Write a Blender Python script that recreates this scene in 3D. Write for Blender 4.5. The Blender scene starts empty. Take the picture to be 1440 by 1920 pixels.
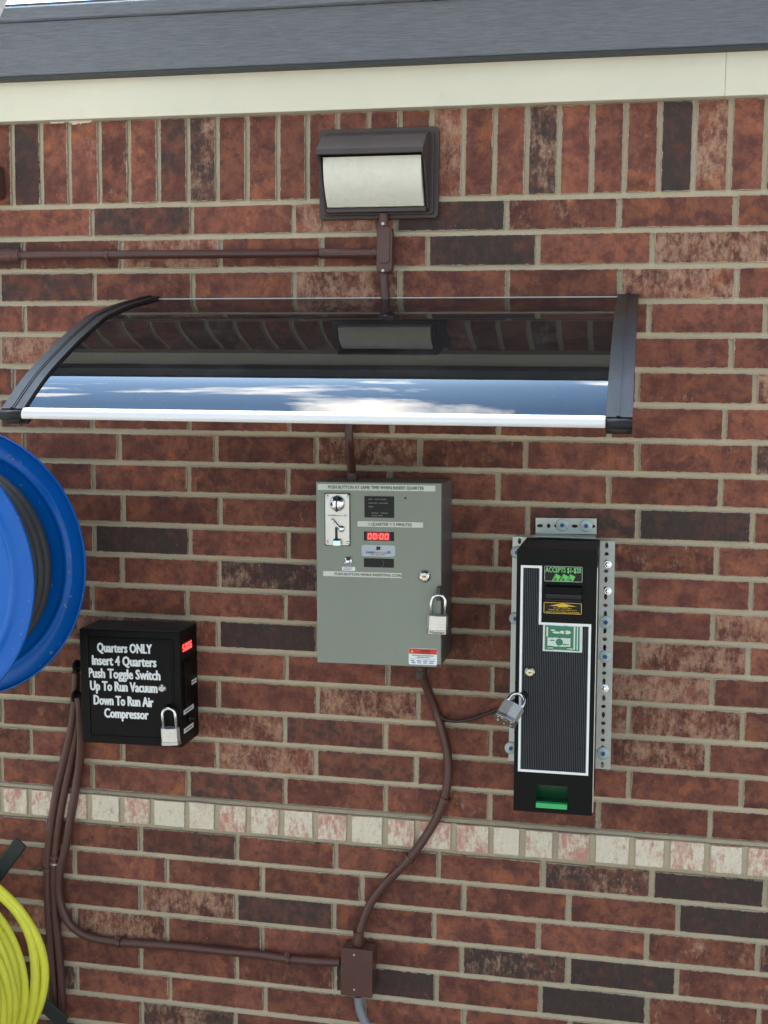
import bpy, bmesh, math, random
from mathutils import Vector, Matrix, noise as mnoise
random.seed(7)
S = bpy.context.scene
Z0 = 2.1                                     # height of the soldier course's foot above the ground

# ------------------------------------------------------------------ camera
F_PX = 2350.17
CAM = Vector((0.9736, -2.3355, -0.3464 + Z0))
R_ = Vector((0.9793, 0.2024, 0.0099)).normalized()
FW = Vector((-0.2004, 0.9747, -0.0988)).normalized()
U_ = R_.cross(FW).normalized(); R_ = FW.cross(U_).normalized()
cd = bpy.data.cameras.new('camera'); cam = bpy.data.objects.new('camera', cd); S.collection.objects.link(cam)
cd.sensor_fit = 'HORIZONTAL'; cd.sensor_width = 36; cd.lens = F_PX / 1440 * 36; cd.clip_start = 0.05; cd.clip_end = 2000
M = Matrix((R_, U_, -FW)).transposed().to_4x4(); M.translation = CAM; cam.matrix_world = M
S.camera = cam
# ------------------------------------------------------------------ sky, sun, exposure
SUN_EL, SUN_AZ = math.radians(46), math.radians(-22)     # azimuth from +Y (behind the building) towards +X
W = bpy.data.worlds.new('World'); S.world = W; W.use_nodes = True
nt = W.node_tree; nt.nodes.clear()
def N(t, **k):
    n = nt.nodes.new(t)
    for a, b in k.items(): setattr(n, a, b)
    return n
out = N('ShaderNodeOutputWorld'); bg = N('ShaderNodeBackground'); bg.inputs['Strength'].default_value = 0.15
sky = N('ShaderNodeTexSky', sky_type='NISHITA'); sky.sun_disc = False
sky.sun_elevation = SUN_EL; sky.sun_rotation = SUN_AZ; sky.air_density = 1.0; sky.ozone_density = 1.0; sky.dust_density = 0.4
tc = N('ShaderNodeTexCoord'); mp = N('ShaderNodeMapping'); mp.inputs['Scale'].default_value = (2.0, 3.0, 3.0)
mp.inputs['Location'].default_value = (7.3, 4.1, 2.4)
ns = N('ShaderNodeTexNoise'); ns.inputs['Scale'].default_value = 1.7; ns.inputs['Detail'].default_value = 9; ns.inputs['Roughness'].default_value = 0.56
ns.inputs['Distortion'].default_value = 0.35
cr = N('ShaderNodeValToRGB'); cr.color_ramp.elements[0].position = 0.50; cr.color_ramp.elements[1].position = 0.59
mx = N('ShaderNodeMix', data_type='RGBA')
L = nt.links.new
L(tc.outputs['Generated'], mp.inputs[0]); L(mp.outputs[0], ns.inputs['Vector']); L(ns.outputs['Fac'], cr.inputs[0])
sunv = (math.sin(SUN_AZ) * math.cos(SUN_EL), math.cos(SUN_AZ) * math.cos(SUN_EL), math.sin(SUN_EL))
dt = N('ShaderNodeVectorMath', operation='DOT_PRODUCT'); dt.inputs[1].default_value = sunv; L(tc.outputs['Generated'], dt.inputs[0])
mxx = N('ShaderNodeMath', operation='MAXIMUM'); L(dt.outputs['Value'], mxx.inputs[0]); mxx.inputs[1].default_value = 0
pw = N('ShaderNodeMath', operation='POWER'); L(mxx.outputs[0], pw.inputs[0]); pw.inputs[1].default_value = 5
cb_ = N('ShaderNodeMath', operation='MULTIPLY_ADD'); L(pw.outputs[0], cb_.inputs[0]); cb_.inputs[1].default_value = 100; cb_.inputs[2].default_value = 5   # clouds near the sun are brightest
cv_ = N('ShaderNodeVectorMath', operation='SCALE'); cv_.inputs[0].default_value = (1, .96, .88); L(cb_.outputs[0], cv_.inputs['Scale']); L(cv_.outputs[0], mx.inputs[7])
au = N('ShaderNodeMath', operation='MULTIPLY_ADD'); L(pw.outputs[0], au.inputs[0]); au.inputs[1].default_value = 5.5; au.inputs[2].default_value = 0.55   # aureole round the sun
ss = N('ShaderNodeVectorMath', operation='SCALE'); L(sky.outputs[0], ss.inputs[0]); L(au.outputs[0], ss.inputs['Scale'])
L(cr.outputs[0], mx.inputs[0]); tn = N('ShaderNodeVectorMath', operation='MULTIPLY'); L(ss.outputs[0], tn.inputs[0]); tn.inputs[1].default_value = (0.72, 0.96, 1.04); L(tn.outputs[0], mx.inputs[6]); L(mx.outputs[2], bg.inputs[0]); L(bg.outputs[0], out.inputs[0])
sd = bpy.data.lights.new('sun', 'SUN'); sd.energy = 3.0; sd.angle = math.radians(0.5); sd.color = (1, 0.95, 0.87)
so = bpy.data.objects.new('sun', sd); S.collection.objects.link(so)
sv = Vector((math.sin(SUN_AZ) * math.cos(SUN_EL), math.cos(SUN_AZ) * math.cos(SUN_EL), math.sin(SUN_EL)))
so.rotation_euler = sv.to_track_quat('Z', 'Y').to_euler(); so.location = (0, 0, 8)
S.view_settings.view_transform = 'Standard'; S.view_settings.look = 'None'; S.view_settings.gamma = 1
S.view_settings.exposure = 1.28
S.render.engine = 'CYCLES'

# ------------------------------------------------------------------ helpers
def at(x, y, d=0.0):
    "photo position (1440x1920) -> point on the plane y = -d"
    v = FW + R_ * ((x - 720) / F_PX) + U_ * ((960 - y) / F_PX)
    return CAM + v * ((-d - CAM.y) / v.y)
def atx(x, y, X):
    v = FW + R_ * ((x - 720) / F_PX) + U_ * ((960 - y) / F_PX)
    return CAM + v * ((X - CAM.x) / v.x)

def link(o, parent=None):
    S.collection.objects.link(o)
    if parent is not None: o.parent = parent
    return o
def thing(name, label, cat, loc=(0, 0, 0), tilt=0.0, group=None):
    o = bpy.data.objects.new(name, None); o.empty_display_size = 0.05; link(o)
    o.location = loc; o.rotation_euler = (0, tilt, 0)
    o['label'] = label; o['category'] = cat
    if group: o['group'] = group
    return o
def tag(o, label, cat, group=None):
    o['label'] = label; o['category'] = cat
    if group: o['group'] = group
    return o

class MB:
    def __init__(s): s.v = []; s.f = []; s.sm = []
    def add(s, vs, fs, smooth=False):
        b = len(s.v); s.v += [tuple(p) for p in vs]
        s.f += [tuple(i + b for i in q) for q in fs]; s.sm += [smooth] * len(fs)
    def box(s, x0, x1, y0, y1, z0, z1):
        vs = [(x, y, z) for x in (x0, x1) for y in (y0, y1) for z in (z0, z1)]
        s.add(vs, [(0, 1, 3, 2), (4, 6, 7, 5), (0, 4, 5, 1), (2, 3, 7, 6), (0, 2, 6, 4), (1, 5, 7, 3)])
    def prism(s, pts, axis, a, b, smooth=False):
        "pts 2D outline; axis 'y': pts are (x,z); 'x': (y,z); 'z': (x,y)"
        def P(p, t):
            return {'y': (p[0], t, p[1]), 'x': (t, p[0], p[1]), 'z': (p[0], p[1], t)}[axis]
        n = len(pts); vs = [P(p, a) for p in pts] + [P(p, b) for p in pts]
        s.add(vs, [tuple(range(n)), tuple(range(2 * n - 1, n - 1, -1))])
        s.add(vs, [(i, i + n, (i + 1) % n + n, (i + 1) % n) for i in range(n)], smooth)
    def tube(s, path, r, n=12, caps=True, closed=False):
        path = [Vector(p) for p in path]; m = len(path); vs = []; prev = None
        for i, p in enumerate(path):
            if closed: t = path[(i + 1) % m] - path[i - 1]
            else: t = path[min(i + 1, m - 1)] - path[max(i - 1, 0)]
            t.normalize()
            if prev is None:
                a = Vector((0, 0, 1)) if abs(t.z) < 0.9 else Vector((1, 0, 0)); u = t.cross(a).normalized()
            else:
                u = (prev - t * prev.dot(t)).normalized()
            prev = u; w = t.cross(u); rr = r(i / (m - 1)) if callable(r) else r
            for k in range(n):
                an = 2 * math.pi * k / n; vs.append(p + (u * math.cos(an) + w * math.sin(an)) * rr)
        fs = []
        for i in range(m if closed else m - 1):
            j = (i + 1) % m
            for k in range(n):
                fs.append((i * n + k, i * n + (k + 1) % n, j * n + (k + 1) % n, j * n + k))
        s.add(vs, fs, True)
        if caps and not closed:
            s.add(vs[:n], [tuple(range(n - 1, -1, -1))]); s.add(vs[-n:], [tuple(range(n))])
    def lathe(s, c, axis, prof, n=32, smooth=True):
        "prof: (along axis, radius)"
        c = Vector(c); ax = Vector(axis).normalized()
        a = Vector((0, 0, 1)) if abs(ax.z) < 0.9 else Vector((1, 0, 0)); u = ax.cross(a).normalized(); w = ax.cross(u)
        vs = []
        for (t, r) in prof:
            for k in range(n):
                an = 2 * math.pi * k / n; vs.append(c + ax * t + (u * math.cos(an) + w * math.sin(an)) * r)
        m = len(prof)
        s.add(vs, [(i * n + k, i * n + (k + 1) % n, (i + 1) * n + (k + 1) % n, (i + 1) * n + k) for i in range(m - 1) for k in range(n)], smooth)
        if prof[0][1] > 1e-6: s.add(vs[:n], [tuple(range(n - 1, -1, -1))])
        if prof[-1][1] > 1e-6: s.add(vs[-n:], [tuple(range(n))])
    def build(s, name, m, parent=None, bevel=0, kind=None, seg=2, fix=True):
        me = bpy.data.meshes.new(name); me.from_pydata(s.v, [], s.f)
        for p, q in zip(me.polygons, s.sm): p.use_smooth = q
        bm = bmesh.new(); bm.from_mesh(me)
        bmesh.ops.remove_doubles(bm, verts=bm.verts, dist=1e-6)
        if fix: bmesh.ops.recalc_face_normals(bm, faces=bm.faces)
        if bevel:
            ed = [e for e in bm.edges if len(e.link_faces) == 2 and e.calc_face_angle(0) > 0.6]
            bmesh.ops.bevel(bm, geom=ed, offset=bevel, segments=seg, affect='EDGES', profile=0.5, clamp_overlap=True)
        bm.to_mesh(me); bm.free(); me.materials.append(m)
        o = bpy.data.objects.new(name, me); link(o, parent)
        if kind: o['kind'] = kind
        return o
def bx(name, m, parent, x0, x1, y0, y1, z0, z1, bevel=0.0, kind=None):
    b = MB(); b.box(min(x0, x1), max(x0, x1), min(y0, y1), max(y0, y1), min(z0, z1), max(z0, z1)); return b.build(name, m, parent, bevel, kind)
def rrect(x0, x1, z0, z1, r, n=4):
    pts = []
    for cx, cz, a0 in ((x1 - r, z1 - r, 0), (x0 + r, z1 - r, 90), (x0 + r, z0 + r, 180), (x1 - r, z0 + r, 270)):
        for k in range(n + 1):
            a = math.radians(a0 + 90 * k / n); pts.append((cx + r * math.cos(a), cz + r * math.sin(a)))
    return pts
def spline(pts, n=8):
    pts = [Vector(p) for p in pts]; o = []
    for i in range(len(pts) - 1):
        p0 = pts[max(i - 1, 0)]; p1 = pts[i]; p2 = pts[i + 1]; p3 = pts[min(i + 2, len(pts) - 1)]
        for k in range(n):
            t = k / n
            o.append(0.5 * ((2 * p1) + (p2 - p0) * t + (2 * p0 - 5 * p1 + 4 * p2 - p3) * t * t + (3 * p1 - p0 - 3 * p2 + p3) * t ** 3))
    o.append(pts[-1]); return o
def tube_obj(name, m, parent, path, r, n=12, smooth=8):
    b = MB(); b.tube(spline(path, smooth) if smooth else path, r, n); return b.build(name, m, parent)

# ------------------------------------------------------------------ materials
class NT:
    def __init__(s, name):
        s.m = bpy.data.materials.new(name); s.m.use_nodes = True; s.t = s.m.node_tree
        s.b = s.t.nodes['Principled BSDF']
    def n(s, t, ins=None, **k):
        x = s.t.nodes.new(t)
        for a, b in k.items(): setattr(x, a, b)
        for a, b in (ins or {}).items():
            if isinstance(b, bpy.types.NodeSocket): s.t.links.new(b, x.inputs[a])
            else: x.inputs[a].default_value = b
        return x
    def l(s, a, b): s.t.links.new(a, b)
    def math(s, op, a, b=0.0, c=0.0, clamp=False):
        x = s.n('ShaderNodeMath', {0: a, 1: b, 2: c}, operation=op); x.use_clamp = clamp; return x.outputs[0]
    def mix(s, f, a, b):
        x = s.n('ShaderNodeMix', data_type='RGBA'); 
        for i, q in ((0, f), (6, a), (7, b)):
            if isinstance(q, bpy.types.NodeSocket): s.l(q, x.inputs[i])
            else: x.inputs[i].default_value = (*q, 1) if isinstance(q, tuple) and len(q) == 3 else q
        return x.outputs[2]
    def ramp(s, f, lo, hi):
        x = s.n('ShaderNodeMapRange', {0: f, 1: lo, 2: hi, 3: 0.0, 4: 1.0}); x.interpolation_type = 'SMOOTHSTEP'; return x.outputs[0]
    def noise(s, vec, scale, detail=3, rough=0.5, w=None, dist=0.0):
        ins = {'Vector': vec, 'Scale': scale, 'Detail': detail, 'Roughness': rough, 'Distortion': dist}
        if w is not None: ins['W'] = w
        return s.n('ShaderNodeTexNoise', ins, noise_dimensions='4D' if w is not None else '3D').outputs['Fac']

def mat(name, col, rough=0.5, metal=0.0, var=0.12, vs=40, bump=0.0, bs=400, spec=0.5, dirt=0.0, dcol=(0.3, 0.27, 0.22), emis=None, es=1.0, coat=0.0, aniso=None):
    k = NT(name); b = k.b
    pos = k.n('ShaderNodeTexCoord').outputs['Object']
    f = k.noise(pos, vs, 4, 0.6)
    c2 = tuple(c * (1 - var) for c in col); c3 = tuple(min(1, c * (1 + var)) for c in col)
    c = k.mix(f, c2, c3)
    if dirt:
        d = k.ramp(k.noise(pos, vs * 3.1, 6, 0.7), 0.60, 0.74)
        c = k.mix(k.math('MULTIPLY', d, dirt), c, dcol)
    k.l(c, b.inputs['Base Color'])
    b.inputs['Metallic'].default_value = metal
    rr = k.math('MULTIPLY_ADD', k.noise(pos, vs * 2, 3, 0.6), rough * 0.4, rough * 0.8, clamp=True)
    k.l(rr, b.inputs['Roughness'])
    b.inputs['Specular IOR Level'].default_value = spec
    if coat: b.inputs['Coat Weight'].default_value = coat; b.inputs['Coat Roughness'].default_value = 0.08
    if bump:
        bp = k.n('ShaderNodeBump', {'Strength': bump, 'Distance': 0.001, 'Height': k.noise(pos, bs, 3, 0.6)}); k.l(bp.outputs[0], b.inputs['Normal'])
    if emis:
        b.inputs['Emission Color'].default_value = (*emis, 1); b.inputs['Emission Strength'].default_value = es
    return k.m

def brick_mat():
    k = NT('fired_clay_brick'); b = k.b
    pos = k.n('ShaderNodeNewGeometry').outputs['Position']
    at_ = k.n('ShaderNodeAttribute', attribute_name='tone'); sp = k.n('ShaderNodeSeparateColor', {0: at_.outputs['Color']})
    dk, lt, sd_ = sp.outputs[0], sp.outputs[1], sp.outputs[2]; wh = at_.outputs['Alpha']
    w = k.math('MULTIPLY', sd_, 60.0)
    uv = k.n('ShaderNodeUVMap', uv_map='near'); uv2 = k.n('ShaderNodeUVMap', uv_map='far')
    a = k.n('ShaderNodeSeparateXYZ', {0: uv.outputs[0]}); c = k.n('ShaderNodeSeparateXYZ', {0: uv2.outputs[0]})
    e = k.math('MINIMUM', k.math('MINIMUM', a.outputs[0], a.outputs[1]), k.math('MINIMUM', c.outputs[0], c.outputs[1]))
    big = k.noise(pos, 17, 3, 0.55, w, 0.6); mid = k.noise(pos, 45, 5, 0.65, w, 0.3); fine = k.noise(pos, 190, 4, 0.7, w)
    speck = k.noise(pos, 520, 2, 0.6, w)
    mpn = k.n('ShaderNodeMapping', {0: pos, 3: (1.0, 1.0, 0.42)}); streak = k.noise(mpn.outputs[0], 120, 5, 0.72, w)
    red = k.mix(k.ramp(big, 0.35, 0.62), (0.132, 0.044, 0.031), (0.240, 0.084, 0.050))
    red = k.mix(k.math('MULTIPLY', k.ramp(mid, 0.42, 0.66), 0.75), red, (0.082, 0.031, 0.029))
    orn = k.ramp(k.noise(pos, 18, 4, 0.6, k.math('ADD', w, 7.0), 0.5), 0.55, 0.68)
    red = k.mix(k.math('MULTIPLY', orn, 0.60), red, (0.345, 0.116, 0.048))
    gr = k.math('MULTIPLY_ADD', fine, 0.9, k.math('MULTIPLY_ADD', streak, 0.7, 0.22))
    red = k.n('ShaderNodeVectorMath', {0: red, 'Scale': gr}, operation='SCALE').outputs[0]
    vv = k.math('MULTIPLY_ADD', k.math('FRACT', k.math('MULTIPLY', sd_, 13.7)), 0.50, 0.74)
    red = k.n('ShaderNodeVectorMath', {0: red, 'Scale': vv}, operation='SCALE').outputs[0]
    # charcoal flashing
    q = k.math('ADD', k.math('MULTIPLY_ADD', mid, 0.55, k.math('MULTIPLY', big, 0.75)), k.math('MULTIPLY_ADD', dk, 1.0, -1.12))
    dm = k.math('MULTIPLY', k.ramp(k.math('ADD', q, k.math('MULTIPLY_ADD', fine, 0.25, -0.125)), -0.06, 0.30), 0.93)
    red = k.mix(dm, red, k.mix(fine, (0.022, 0.019, 0.019), (0.062, 0.047, 0.041)))
    red = k.mix(k.math('MULTIPLY', k.math('MULTIPLY', dm, k.ramp(streak, 0.50, 0.68)), 0.55), red, (0.125, 0.050, 0.036))
    # pale tan mottling
    q2 = k.math('ADD', k.math('MULTIPLY_ADD', streak, 0.7, k.math('MULTIPLY', k.noise(pos, 30, 4, 0.6, k.math('ADD', w, 3.0)), 0.75)), k.math('MULTIPLY_ADD', lt, 0.62, -1.07))
    lm = k.math('MULTIPLY', k.ramp(k.math('ADD', q2, k.math('MULTIPLY_ADD', fine, 0.20, -0.10)), -0.10, 0.20), 0.80)
    red = k.mix(lm, red, k.mix(fine, (0.34, 0.155, 0.095), (0.58, 0.39, 0.265)))
    # whitewashed headers
    q3 = k.math('ADD', k.math('MULTIPLY_ADD', streak, 1.1, k.math('MULTIPLY', big, 0.6)), k.math('MULTIPLY_ADD', wh, 0.50, -1.10))
    wm = k.math('MULTIPLY', k.ramp(k.math('ADD', q3, k.math('MULTIPLY_ADD', fine, 0.30, -0.15)), -0.15, 0.17), k.ramp(wh, 0.05, 0.15))
    base_w = k.mix(k.ramp(wh, 0.05, 0.15), red, k.mix(mid, (0.44, 0.18, 0.13), (0.60, 0.34, 0.26)))
    red = k.mix(wm, base_w, k.mix(fine, (0.62, 0.53, 0.41), (0.82, 0.75, 0.60)))
    nz = k.n('ShaderNodeSeparateXYZ', {0: k.n('ShaderNodeNewGeometry').outputs['Normal']}).outputs[2]
    red = k.mix(k.math('MULTIPLY', k.ramp(nz, 0.35, 0.6), k.ramp(wh, 0.05, 0.15)), red, (0.40, 0.19, 0.10))
    # pits, salts and mortar smeared over the arrises
    pit = k.ramp(speck, 0.34, 0.26)
    red = k.mix(k.math('MULTIPLY', pit, 0.7), red, (0.03, 0.022, 0.02))
    salt = k.math('MULTIPLY', k.ramp(k.noise(pos, 330, 2, 0.5, k.math('ADD', w, 2.0)), 0.735, 0.775), 0.8)
    red = k.mix(salt, red, (0.55, 0.50, 0.43))
    sm = k.math('SUBTRACT', k.math('MULTIPLY_ADD', k.noise(pos, 85, 5, 0.7), 0.0074, -0.0026), e)
    smm = k.math('MULTIPLY', k.ramp(sm, -0.0004, 0.0005), 0.8)
    col = k.mix(smm, red, (0.45, 0.40, 0.31))
    k.l(col, b.inputs['Base Color'])
    b.inputs['Roughness'].default_value = 0.78; b.inputs['Specular IOR Level'].default_value = 0.35
    hgt = k.math('ADD', k.math('MULTIPLY', fine, 0.5), k.math('MULTIPLY_ADD', speck, 0.35, k.math('MULTIPLY', pit, -0.6)))
    bp = k.n('ShaderNodeBump', {'Strength': 0.55, 'Distance': 0.0012, 'Height': hgt}); k.l(bp.outputs[0], b.inputs['Normal'])
    return k.m
def mortar_mat():
    k = NT('sand_mortar'); b = k.b; pos = k.n('ShaderNodeNewGeometry').outputs['Position']
    c = k.mix(k.noise(pos, 11, 5, 0.6), (0.44, 0.370, 0.258), (0.60, 0.515, 0.370))
    c = k.mix(k.math('MULTIPLY', k.ramp(k.noise(pos, 420, 3, 0.7), 0.50, 0.72), 0.5), c, (0.22, 0.19, 0.15))
    k.l(c, b.inputs['Base Color']); b.inputs['Roughness'].default_value = 0.92; b.inputs['Specular IOR Level'].default_value = 0.2
    h = k.math('ADD', k.noise(pos, 60, 5, 0.65), k.math('MULTIPLY', k.noise(pos, 600, 2, 0.6), 0.35))
    bp = k.n('ShaderNodeBump', {'Strength': 0.7, 'Distance': 0.003, 'Height': h}); k.l(bp.outputs[0], b.inputs['Normal'])
    return k.m
def fascia_mat():
    k = NT('woodgrain_fascia_metal'); b = k.b; pos = k.n('ShaderNodeTexCoord').outputs['Object']
    mpn = k.n('ShaderNodeMapping', {0: pos, 3: (0.35, 1.0, 6.0)})
    g = k.noise(mpn.outputs[0], 70, 6, 0.72, None, 0.3)
    c = k.mix(k.noise(pos, 3, 3, 0.5), (0.098, 0.106, 0.118), (0.128, 0.137, 0.150))
    c = k.mix(k.ramp(g, 0.35, 0.65), c, (0.165, 0.176, 0.194))
    k.l(c, b.inputs['Base Color']); b.inputs['Roughness'].default_value = 0.42; b.inputs['Specular IOR Level'].default_value = 0.55
    bp = k.n('ShaderNodeBump', {'Strength': 0.9, 'Distance': 0.0024, 'Height': g}); k.l(bp.outputs[0], b.inputs['Normal'])
    return k.m
def canopy_mat():
    k = NT('smoked_polycarbonate'); t = k.t; t.nodes.remove(k.b); o = t.nodes['Material Output']
    fr = k.n('ShaderNodeFresnel', {'IOR': 1.53})
    tr = k.n('ShaderNodeBsdfTransparent', {'Color': (0.20, 0.20, 0.20, 1)})
    pos = k.n('ShaderNodeTexCoord').outputs['Object']
    bp = k.n('ShaderNodeBump', {'Strength': 0.05, 'Distance': 0.002, 'Height': k.noise(pos, 9, 2, 0.5)})
    gl = k.n('ShaderNodeBsdfGlossy', {'Color': (.85, .85, .85, 1), 'Roughness': 0.006, 'Normal': bp.outputs[0]})
    m = k.n('ShaderNodeMixShader', {0: fr.outputs[0], 1: tr.outputs[0], 2: gl.outputs[0]})
    df = k.n('ShaderNodeBsdfDiffuse', {'Color': (0.03, 0.03, 0.032, 1)})
    ds = k.n('ShaderNodeBsdfDiffuse', {'Color': (0.35, 0.34, 0.32, 1)})
    spk = k.math('MULTIPLY', k.ramp(k.noise(pos, 260, 2, 0.5), 0.70, 0.76), 0.30)
    hz_ = k.math('MULTIPLY', k.ramp(k.noise(pos, 14, 5, 0.7), 0.45, 0.75), 0.035)
    m3 = k.n('ShaderNodeMixShader', {0: k.math('ADD', spk, hz_), 1: m.outputs[0], 2: ds.outputs[0]})
    m2 = k.n('ShaderNodeMixShader', {0: 0.22, 1: m3.outputs[0], 2: df.outputs[0]})
    k.l(m2.outputs[0], o.inputs['Surface']); return k.m
def paint_chip_mat(name, col, chip, rough=0.35, amt=(0.66, 0.70), var=0.1, bump=0.25):
    k = NT(name); b = k.b; pos = k.n('ShaderNodeTexCoord').outputs['Object']
    c = k.mix(k.noise(pos, 20, 4, 0.6), tuple(x * (1 - var) for x in col), tuple(x * (1 + var) for x in col))
    ch = k.ramp(k.noise(pos, 70, 5, 0.65), amt[0], amt[1])
    c = k.mix(ch, c, chip); k.l(c, b.inputs['Base Color'])
    b.inputs['Roughness'].default_value = rough
    bp = k.n('ShaderNodeBump', {'Strength': bump, 'Distance': 0.001, 'Height': k.noise(pos, 160, 4, 0.6)}); k.l(bp.outputs[0], b.inputs['Normal'])
    return k.m
BRICK, MORTAR = brick_mat(), mortar_mat()
FASCIA, SMOKE = fascia_mat(), canopy_mat()
CREAM = mat('cream_soffit_paint', (0.70, 0.66, 0.52), 0.55, var=0.07, vs=5, bump=0.12, bs=90, dirt=0.15, dcol=(0.5, 0.46, 0.36))
BROWNP = paint_chip_mat('brown_conduit_paint', (0.092, 0.038, 0.030), (0.30, 0.29, 0.29), 0.33, (0.72, 0.74), 0.25, 0.5)
DARKBR = paint_chip_mat('dark_bronze_paint', (0.058, 0.040, 0.038), (0.18, 0.17, 0.17), 0.5, (0.76, 0.79), 0.2, 0.5)
LENS = mat('frosted_prismatic_glass', (0.78, 0.75, 0.64), 0.28, var=0.05, vs=15, bump=0.0, spec=0.6)
BLACKP = mat('black_powder_coat', (0.005, 0.005, 0.005), 0.42, spec=0.13, var=0.2, bump=0.25, bs=900, dirt=0.05, dcol=(0.12, 0.11, 0.10))
ARMBLK = mat('black_plastic_arm', (0.016, 0.015, 0.015), 0.42, spec=0.25, var=0.15, bump=0.15, bs=700)
ALU = mat('brushed_aluminium', (0.72, 0.73, 0.74), 0.34, 0.4, var=0.03, vs=10)
GREYBOX = mat('grey_green_enamel', (0.225, 0.250, 0.208), 0.40, 0.15, var=0.10, vs=7, bump=0.18, bs=500, dirt=0.25, dcol=(0.13, 0.12, 0.10))
GREYEDGE = mat('grey_metal_side', (0.20, 0.20, 0.19), 0.45, 0.5, var=0.1)
TAPE = mat('label_tape', (0.64, 0.66, 0.58), 0.45, var=0.03)
INK = mat('printed_dark_grey', (0.10, 0.11, 0.10), 0.6)
INKBLK = mat('printed_black', (0.02, 0.02, 0.02), 0.6)
WHITE = mat('white_vinyl', (0.84, 0.86, 0.86), 0.45, var=0.05)
CHROME = mat('polished_chrome', (0.75, 0.75, 0.76), 0.10, 1.0, var=0.03)
STEEL = mat('stamped_steel_plate', (0.55, 0.54, 0.52), 0.34, 1.0, var=0.12, vs=60, bump=0.2, bs=300)
PADST = mat('padlock_laminated_steel', (0.74, 0.73, 0.68), 0.38, 0.75, var=0.08, vs=50, bump=0.15)
GALV = mat('galvanised_strut', (0.46, 0.48, 0.46), 0.40, 0.7, var=0.14, vs=35, bump=0.15)
BRASS = mat('lock_nickel_brass', (0.55, 0.50, 0.36), 0.28, 1.0)
SCREEN = mat('dark_glossy_window', (0.008, 0.010, 0.010), 0.10, spec=0.22, var=0.05)
LED = mat('red_led_segment', (0.6, 0.02, 0.02), 0.4, emis=(1.0, 0.035, 0.03), es=2.6)
LEDBG = mat('led_red_glow_filter', (0.10, 0.006, 0.006), 0.2, emis=(0.8, 0.01, 0.01), es=0.12)
FAINT = mat('faint_grey_print', (0.16, 0.17, 0.17), 0.5)
BLUE = paint_chip_mat('blue_enamel', (0.002, 0.115, 0.48), (0.22, 0.26, 0.30), 0.22, (0.655, 0.68), 0.08, 0.12)
BLUE.node_tree.nodes['Principled BSDF'].inputs['Specular IOR Level'].default_value = 0.3
RUBBER = mat('grey_rubber_hose', (0.050, 0.050, 0.052), 0.55, var=0.15, bump=0.1)
LIME = mat('lime_green_hose', (0.86, 0.84, 0.07), 0.42, var=0.10, vs=30, bump=0.1, dirt=0.35, dcol=(0.30, 0.36, 0.03))
DKGREEN = mat('black_painted_plate', (0.012, 0.020, 0.018), 0.5, var=0.2, bump=0.2)
REDP = mat('red_label_print', (0.62, 0.045, 0.03), 0.45)
BLUEP = mat('blue_label_print', (0.03, 0.13, 0.42), 0.45)
GREENP = mat('bright_green_print', (0.13, 0.55, 0.10), 0.45, emis=None)
GREEND = mat('bill_green_ink', (0.03, 0.19, 0.10), 0.5)
PALEG = mat('bill_pale_paper', (0.62, 0.68, 0.62), 0.5)
YELP = mat('yellow_print', (0.72, 0.47, 0.03), 0.45)
GREENPL = mat('green_plastic_chute', (0.006, 0.115, 0.034), 0.35)
GREENLIP = mat('green_plastic_lip', (0.03, 0.42, 0.12), 0.3)
WASHER = mat('clear_plastic_washer', (0.50, 0.58, 0.56), 0.22, var=0.08, spec=0.7)
SCREWB = mat('blue_masonry_screw', (0.05, 0.12, 0.28), 0.35, 0.5)
GREYCON = mat('grey_pvc_conduit', (0.22, 0.24, 0.27), 0.4, var=0.1)
WHITEP = mat('white_painted_metal', (0.84, 0.84, 0.81), 0.5, bump=0.3, bs=120)
CONCRETE = mat('worn_concrete', (0.27, 0.24, 0.20), 0.85, var=0.15, vs=1.5, bump=0.4, bs=60, dirt=0.2)
ROOFM = mat('asphalt_shingle', (0.09, 0.085, 0.08), 0.9, var=0.3, vs=8, bump=0.6, bs=200)
RIBM = mat('black_ribbed_plastic', (0.060, 0.066, 0.078), 0.30, var=0.15)
DUSTBLK = mat('dusty_black_lid', (0.026, 0.024, 0.025), 0.6, spec=0.3, var=0.25, vs=25, bump=0.2, dirt=0.2, dcol=(0.14, 0.13, 0.12))

# ------------------------------------------------------------------ text
def text(name, body, m, parent, x0, x1, zb, zt, y, bold=0.0, side=False, kind=None, squeeze=True):
    cu = bpy.data.curves.new('t', 'FONT'); cu.body = body; cu.resolution_u = 2
    o = bpy.data.objects.new('t', cu); S.collection.objects.link(o)
    dg = bpy.context.evaluated_depsgraph_get(); dg.update()
    me = bpy.data.meshes.new_from_object(o.evaluated_get(dg)); bpy.data.objects.remove(o)
    xs = [v.co.x for v in me.vertices]; ax, bx_ = min(xs), max(xs); cap = 0.70; h = zt - zb
    b = h * bold * 1.25; sh = [(0, 0)] if bold <= 0 else [(-b, 0), (b, 0), (0, b * .6), (0, -b * .6), (b * .6, b * .5), (-b * .6, b * .5), (b * .6, -b * .5), (-b * .6, -b * .5)]
    vs = []; fs = []
    for q, (dx, dz) in enumerate(sh):
        base = len(vs)
        for v in me.vertices:
            u = (v.co.x - ax) / (bx_ - ax); w = v.co.y / cap; p = x0 + (x1 - x0) * u + dx; z = zb + h * w + dz; yy = y - .00004 * q
            vs.append((y + .00004 * q, p, z) if side else (p, yy, z))
        fs += [tuple(i + base for i in p.vertices) for p in me.polygons]
    nm = bpy.data.meshes.new(name); nm.from_pydata(vs, [], fs); nm.materials.append(m)
    ob = bpy.data.objects.new(name, nm); link(ob, parent)
    return ob

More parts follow.
